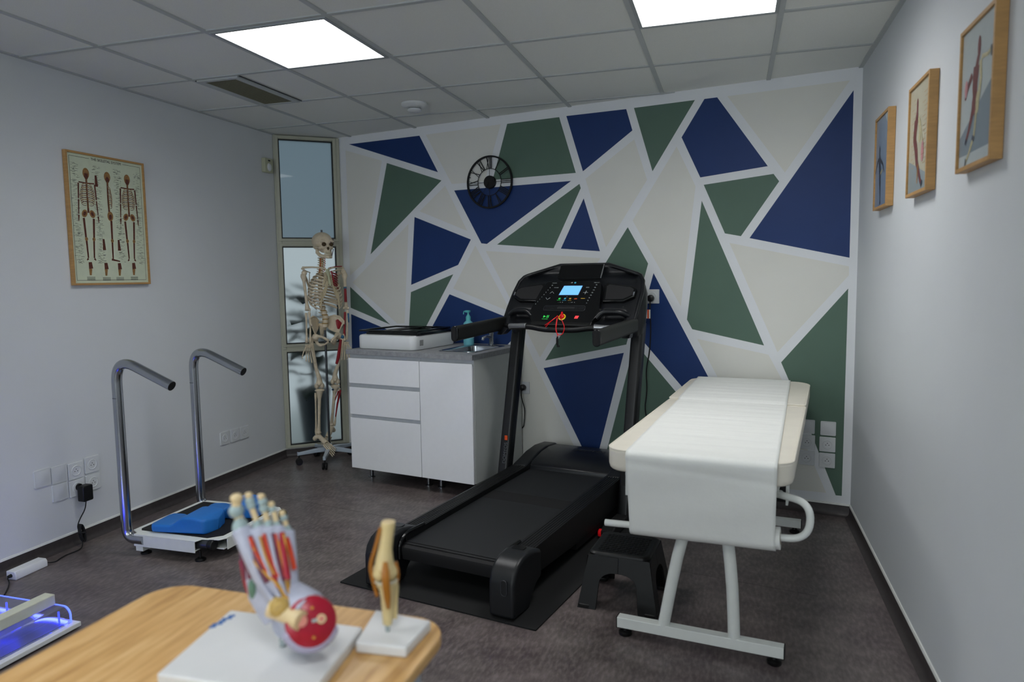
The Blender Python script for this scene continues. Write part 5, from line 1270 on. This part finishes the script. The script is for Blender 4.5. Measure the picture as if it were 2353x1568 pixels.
# long bones
def longbone(name, m, a, c, r, ra, rc, par=None, bow=0.):
    a = Vector(a); c = Vector(c); d = c - a; mid = (a+c)/2 + Vector((bow, 0, 0))
    p = [a, a + d*.07, a + d*.2, mid, c - d*.2, c - d*.07, c]
    return MB().tube(p, [ra*.8, ra, r*1.1, r*.92, r*1.1, rc, rc*.75], 14).build(name, m, par or st, angle=80)
def P2(x, z, y=0.): return Vector((x, y, z))
def hand(s_, w, dx, label):
    # w: wrist point; fingers hang down and curl
    base = Vector(w); carp = MB()
    for k in range(8): carp.ball(base + Vector((-.018 + .012*(k % 4), .003*(k % 3) - .004, -.012 - .012*(k//4))), .0075, .007, .0075, 10, 7)
    hb = carp.build('hand_bones', BONE, st)
    L = [.050, .052, .048, .042]
    for k in range(4):
        x0 = -.016 + .0115*k; p = base + Vector((x0*s_, -.002, -.032)); fan = Vector((x0*6.*s_ + dx, -.10 - .03*k, -1)).normalized()
        b = MB(); segs = [L[k], .030, .020, .014]
        for j, sg in enumerate(segs):
            q = p + fan*sg; b.tube([p, p + fan*sg*.15, p + fan*sg*.5, p + fan*sg*.85, q], [.0048, .0042, .0028, .0040, .0044], 8); p = q + fan*.0015
            fan = (fan + Vector((-.10*s_*0, -.22 - .05*k, .12))).normalized()
        b.build('finger_bone', BONE, hb)
    b = MB(); p = base + Vector((-.020*s_*-1, -.006, -.022)); fan = Vector((.45*-s_*-1, -.35, -.9)).normalized()
    for sg in (.040, .030, .022): q = p + fan*sg; b.tube([p, (p+q)/2, q], [.0048, .0030, .0046], 8); p = q; fan = (fan + Vector((-.12*s_, -.08, -.2))).normalized()
    b.build('thumb_bone', BONE, hb)
RS, RE, RWp = P2(-.140, 1.420, -.05), P2(-.118, 1.150, -.045), P2(-.121, .915, -.07)
longbone('humerus', BONE, RS, RE, .0105, .021, .017); MB().ball(RS + Vector((.008, .005, .006)), .020, .020, .020).build('humerus_head', BONE, st)
MB().tube([RE + Vector((-.020, 0, .010)), RE + Vector((.022, 0, .006))], [.009, .010], 10).build('elbow_condyle', BONE, st)
longbone('radius', BONE, RE + Vector((-.012, 0, -.014)), RWp + Vector((-.012, 0, 0)), .0062, .010, .012); longbone('ulna', BONE, RE + Vector((.010, .004, -.006)), RWp + Vector((.014, .004, .004)), .0062, .011, .0075, bow=.004)
hand(-1, RWp + Vector((0, 0, -.006)), .10, 'right')
LS, LE, LW = P2(.158, 1.425, .075), P2(.159, 1.150, .070), P2(.146, .915, .050)
longbone('humerus', BONE, LS, LE, .0105, .021, .017); MB().ball(LS + Vector((-.008, .0, .006)), .020, .020, .020).build('humerus_head', BONE, st)
MB().tube([LS*.58 + LE*.42 + Vector((0, -.007, 0)), LS*.2 + LE*.8 + Vector((0, -.007, 0))], [.0095, .0110], 12).build('arm_muscle_patch', MRED, st)
MB().tube([LS*.62 + LE*.38 + Vector((0, -.005, 0)), LS*.56 + LE*.44 + Vector((0, -.005, 0))], .0115, 12).build('arm_muscle_patch', MBLU, st)
MB().tube([LE + Vector((-.020, 0, .010)), LE + Vector((.022, 0, .006))], [.009, .010], 10).build('elbow_condyle', BONE, st)
longbone('radius', MRED, LE + Vector((-.008, -.004, -.02)), LW + Vector((-.008, 0, .03)), .0075, .009, .010); longbone('ulna', BONE, LE + Vector((.010, .004, -.006)), LW + Vector((.012, .004, .004)), .0070, .012, .0085)
MB().tube([LE + Vector((.014, -.004, -.03)), LE + Vector((.016, -.004, -.10))], [.008, .005], 10).build('arm_muscle_patch', MBLU, st)
MB().tube([LW + Vector((-.012, -.004, .05)), LW + Vector((-.004, -.004, .0))], [.006, .011], 10).build('arm_muscle_patch', BONE, st)
hand(1, LW + Vector((0, 0, -.006)), -.05, 'left')
def femur(hip, knee, s_):
    hip = Vector(hip); knee = Vector(knee); gt = hip + Vector((s_*.028, 0, -.012))
    org('femur', BONE, [('b', tuple(hip), (.022, .022, .022)), ('t', [hip, gt + Vector((0, 0, -.005))], [.013, .016]), ('b', tuple(gt), (.017, .016, .02)),
        ('t', [gt + Vector((0, 0, -.01)), gt*.72 + knee*.28, gt*.4 + knee*.6, knee + Vector((0, 0, .07)), knee + Vector((0, 0, .03))], [.018, .0135, .0130, .0175, .026]),
        ('b', tuple(knee + Vector((-.019, 0, .012))), (.018, .026, .022)), ('b', tuple(knee + Vector((.019, 0, .012))), (.018, .026, .022))], .0035, 3)
    MB().ball(knee + Vector((0, -.024, .030)), .014, .008, .014).build('kneecap', BONE, st)
RH, RK, RA = P2(-.076, .945, -.030), P2(-.056, .575, -.02), P2(-.074, .225, -.01)
LH, LK, LA = P2(.094, .945, .045), P2(.060, .590, .055), P2(.022, .262, .085)
femur(RH, RK, -1); femur(LH, LK, 1)
MB().tube([LH + Vector((.018, -.016, -.02)), LH*.55 + LK*.45 + Vector((.010, -.010, 0)), LH*.42 + LK*.58 + Vector((.0, -.008, 0))], [.010, .0135, .010], 12).build('thigh_muscle_patch', MRED, st)
MB().ball(LH + Vector((.030, -.012, -.002)), .014, .010, .014).build('hip_cap_patch', MBLU, st)
def shin(K, A, s_, col):
    K = Vector(K); A = Vector(A)
    org('tibia', BONE, [('b', tuple(K + Vector((0, 0, -.022))), (.037, .026, .013)), ('t', [K + Vector((0, 0, -.03)), K*.75 + A*.25, K*.3 + A*.7, A + Vector((0, 0, .02))], [.026, .0135, .0105, .014]), ('b', tuple(A + Vector((0, 0, .006))), (.019, .018, .014))], .0035, 3)
    longbone('fibula', BONE if col is None else col, K + Vector((s_*.030, .008, -.04)), A + Vector((s_*.020, .004, -.008)), .0055, .0095, .0095)
shin(RK, RA, -1, None); shin(LK, LA, 1, None)
MB().tube([LK + Vector((.020, -.010, -.06)), LK*.6 + LA*.4 + Vector((.010, -.010, 0))], [.006, .003], 8).build('shin_muscle_patch', MRED, st)
MB().tube([LK + Vector((.036, -.001, -.055)), LK*.5 + LA*.5 + Vector((.029, -.001, 0)), LK*.2 + LA*.8 + Vector((.024, 0, 0))], [.0085, .0075, .004], 8).build('shin_muscle_patch', MRED, st)
MB().ball(LK + Vector((-.020, -.018, -.045)), .009, .005, .008).build('shin_muscle_patch', mat('dark_blue_patch', '1d3550', .5), st)
def foot(A, heel, toe, side, s_):
    A = Vector(A); heel = Vector(heel); toe = Vector(toe); side = Vector(side).normalized()
    d = (toe - heel); L = d.length; d.normalize(); upv = side.cross(d)
    if upv.z < 0: upv = -upv
    fb = org('ankle_bones', BONE, [('b', tuple(A + Vector((0, 0, -.018))), (.020, .019, .014)), ('t', [A + Vector((0, 0, -.02)), heel + upv*.01], [.018, .017]), ('b', tuple(heel), (.018, .018, .018)),
        ('t', [A + Vector((0, 0, -.022)), A + Vector((0, 0, -.03)) + d*.045, A + Vector((0, 0, -.035)) + d*.07], [.016, .020, .018])], .0035, 3)
    o0_ = A + Vector((0, 0, -.036)) + d*.060
    for k in range(5):
        off = (k-2)*.0125; p = o0_ + side*off*.9 - upv*.004*abs(k-1.5); tip = toe + side*off*1.25 + d*(-.004*abs(k-1)) ; dd = (tip - p); ll = dd.length; dd.normalize()
        q1 = p + dd*ll*.58; q2 = p + dd*ll*.80; r = .0062 if k == (0 if s_ > 0 else 4) else .0046
        b = MB(); b.tube([p, p + dd*ll*.1, p + dd*ll*.3, q1 - dd*.01, q1], [r*1.2, r, r*.75, r*1.1, r*1.2], 8)
        b.tube([q1 + dd*.001, (q1+q2)/2 - upv*.002, q2], [r*1.1, r*.7, r], 8); b.tube([q2 + dd*.001, (q2+tip)/2 - upv*.003, tip - upv*.006], [r*.95, r*.65, r*.8], 8); b.build('toe_bones', BONE, fb)
foot(RA, RA + Vector((-.030, .015, -.040)), RA + Vector((.112, -.085, -.140)), (.45, .55, .55), 1)
foot(LA, LA + Vector((.012, .030, -.045)), LA + Vector((-.058, -.050, -.140)), (.8, -.5, .1), -1)
print('objects', len(bpy.data.objects))
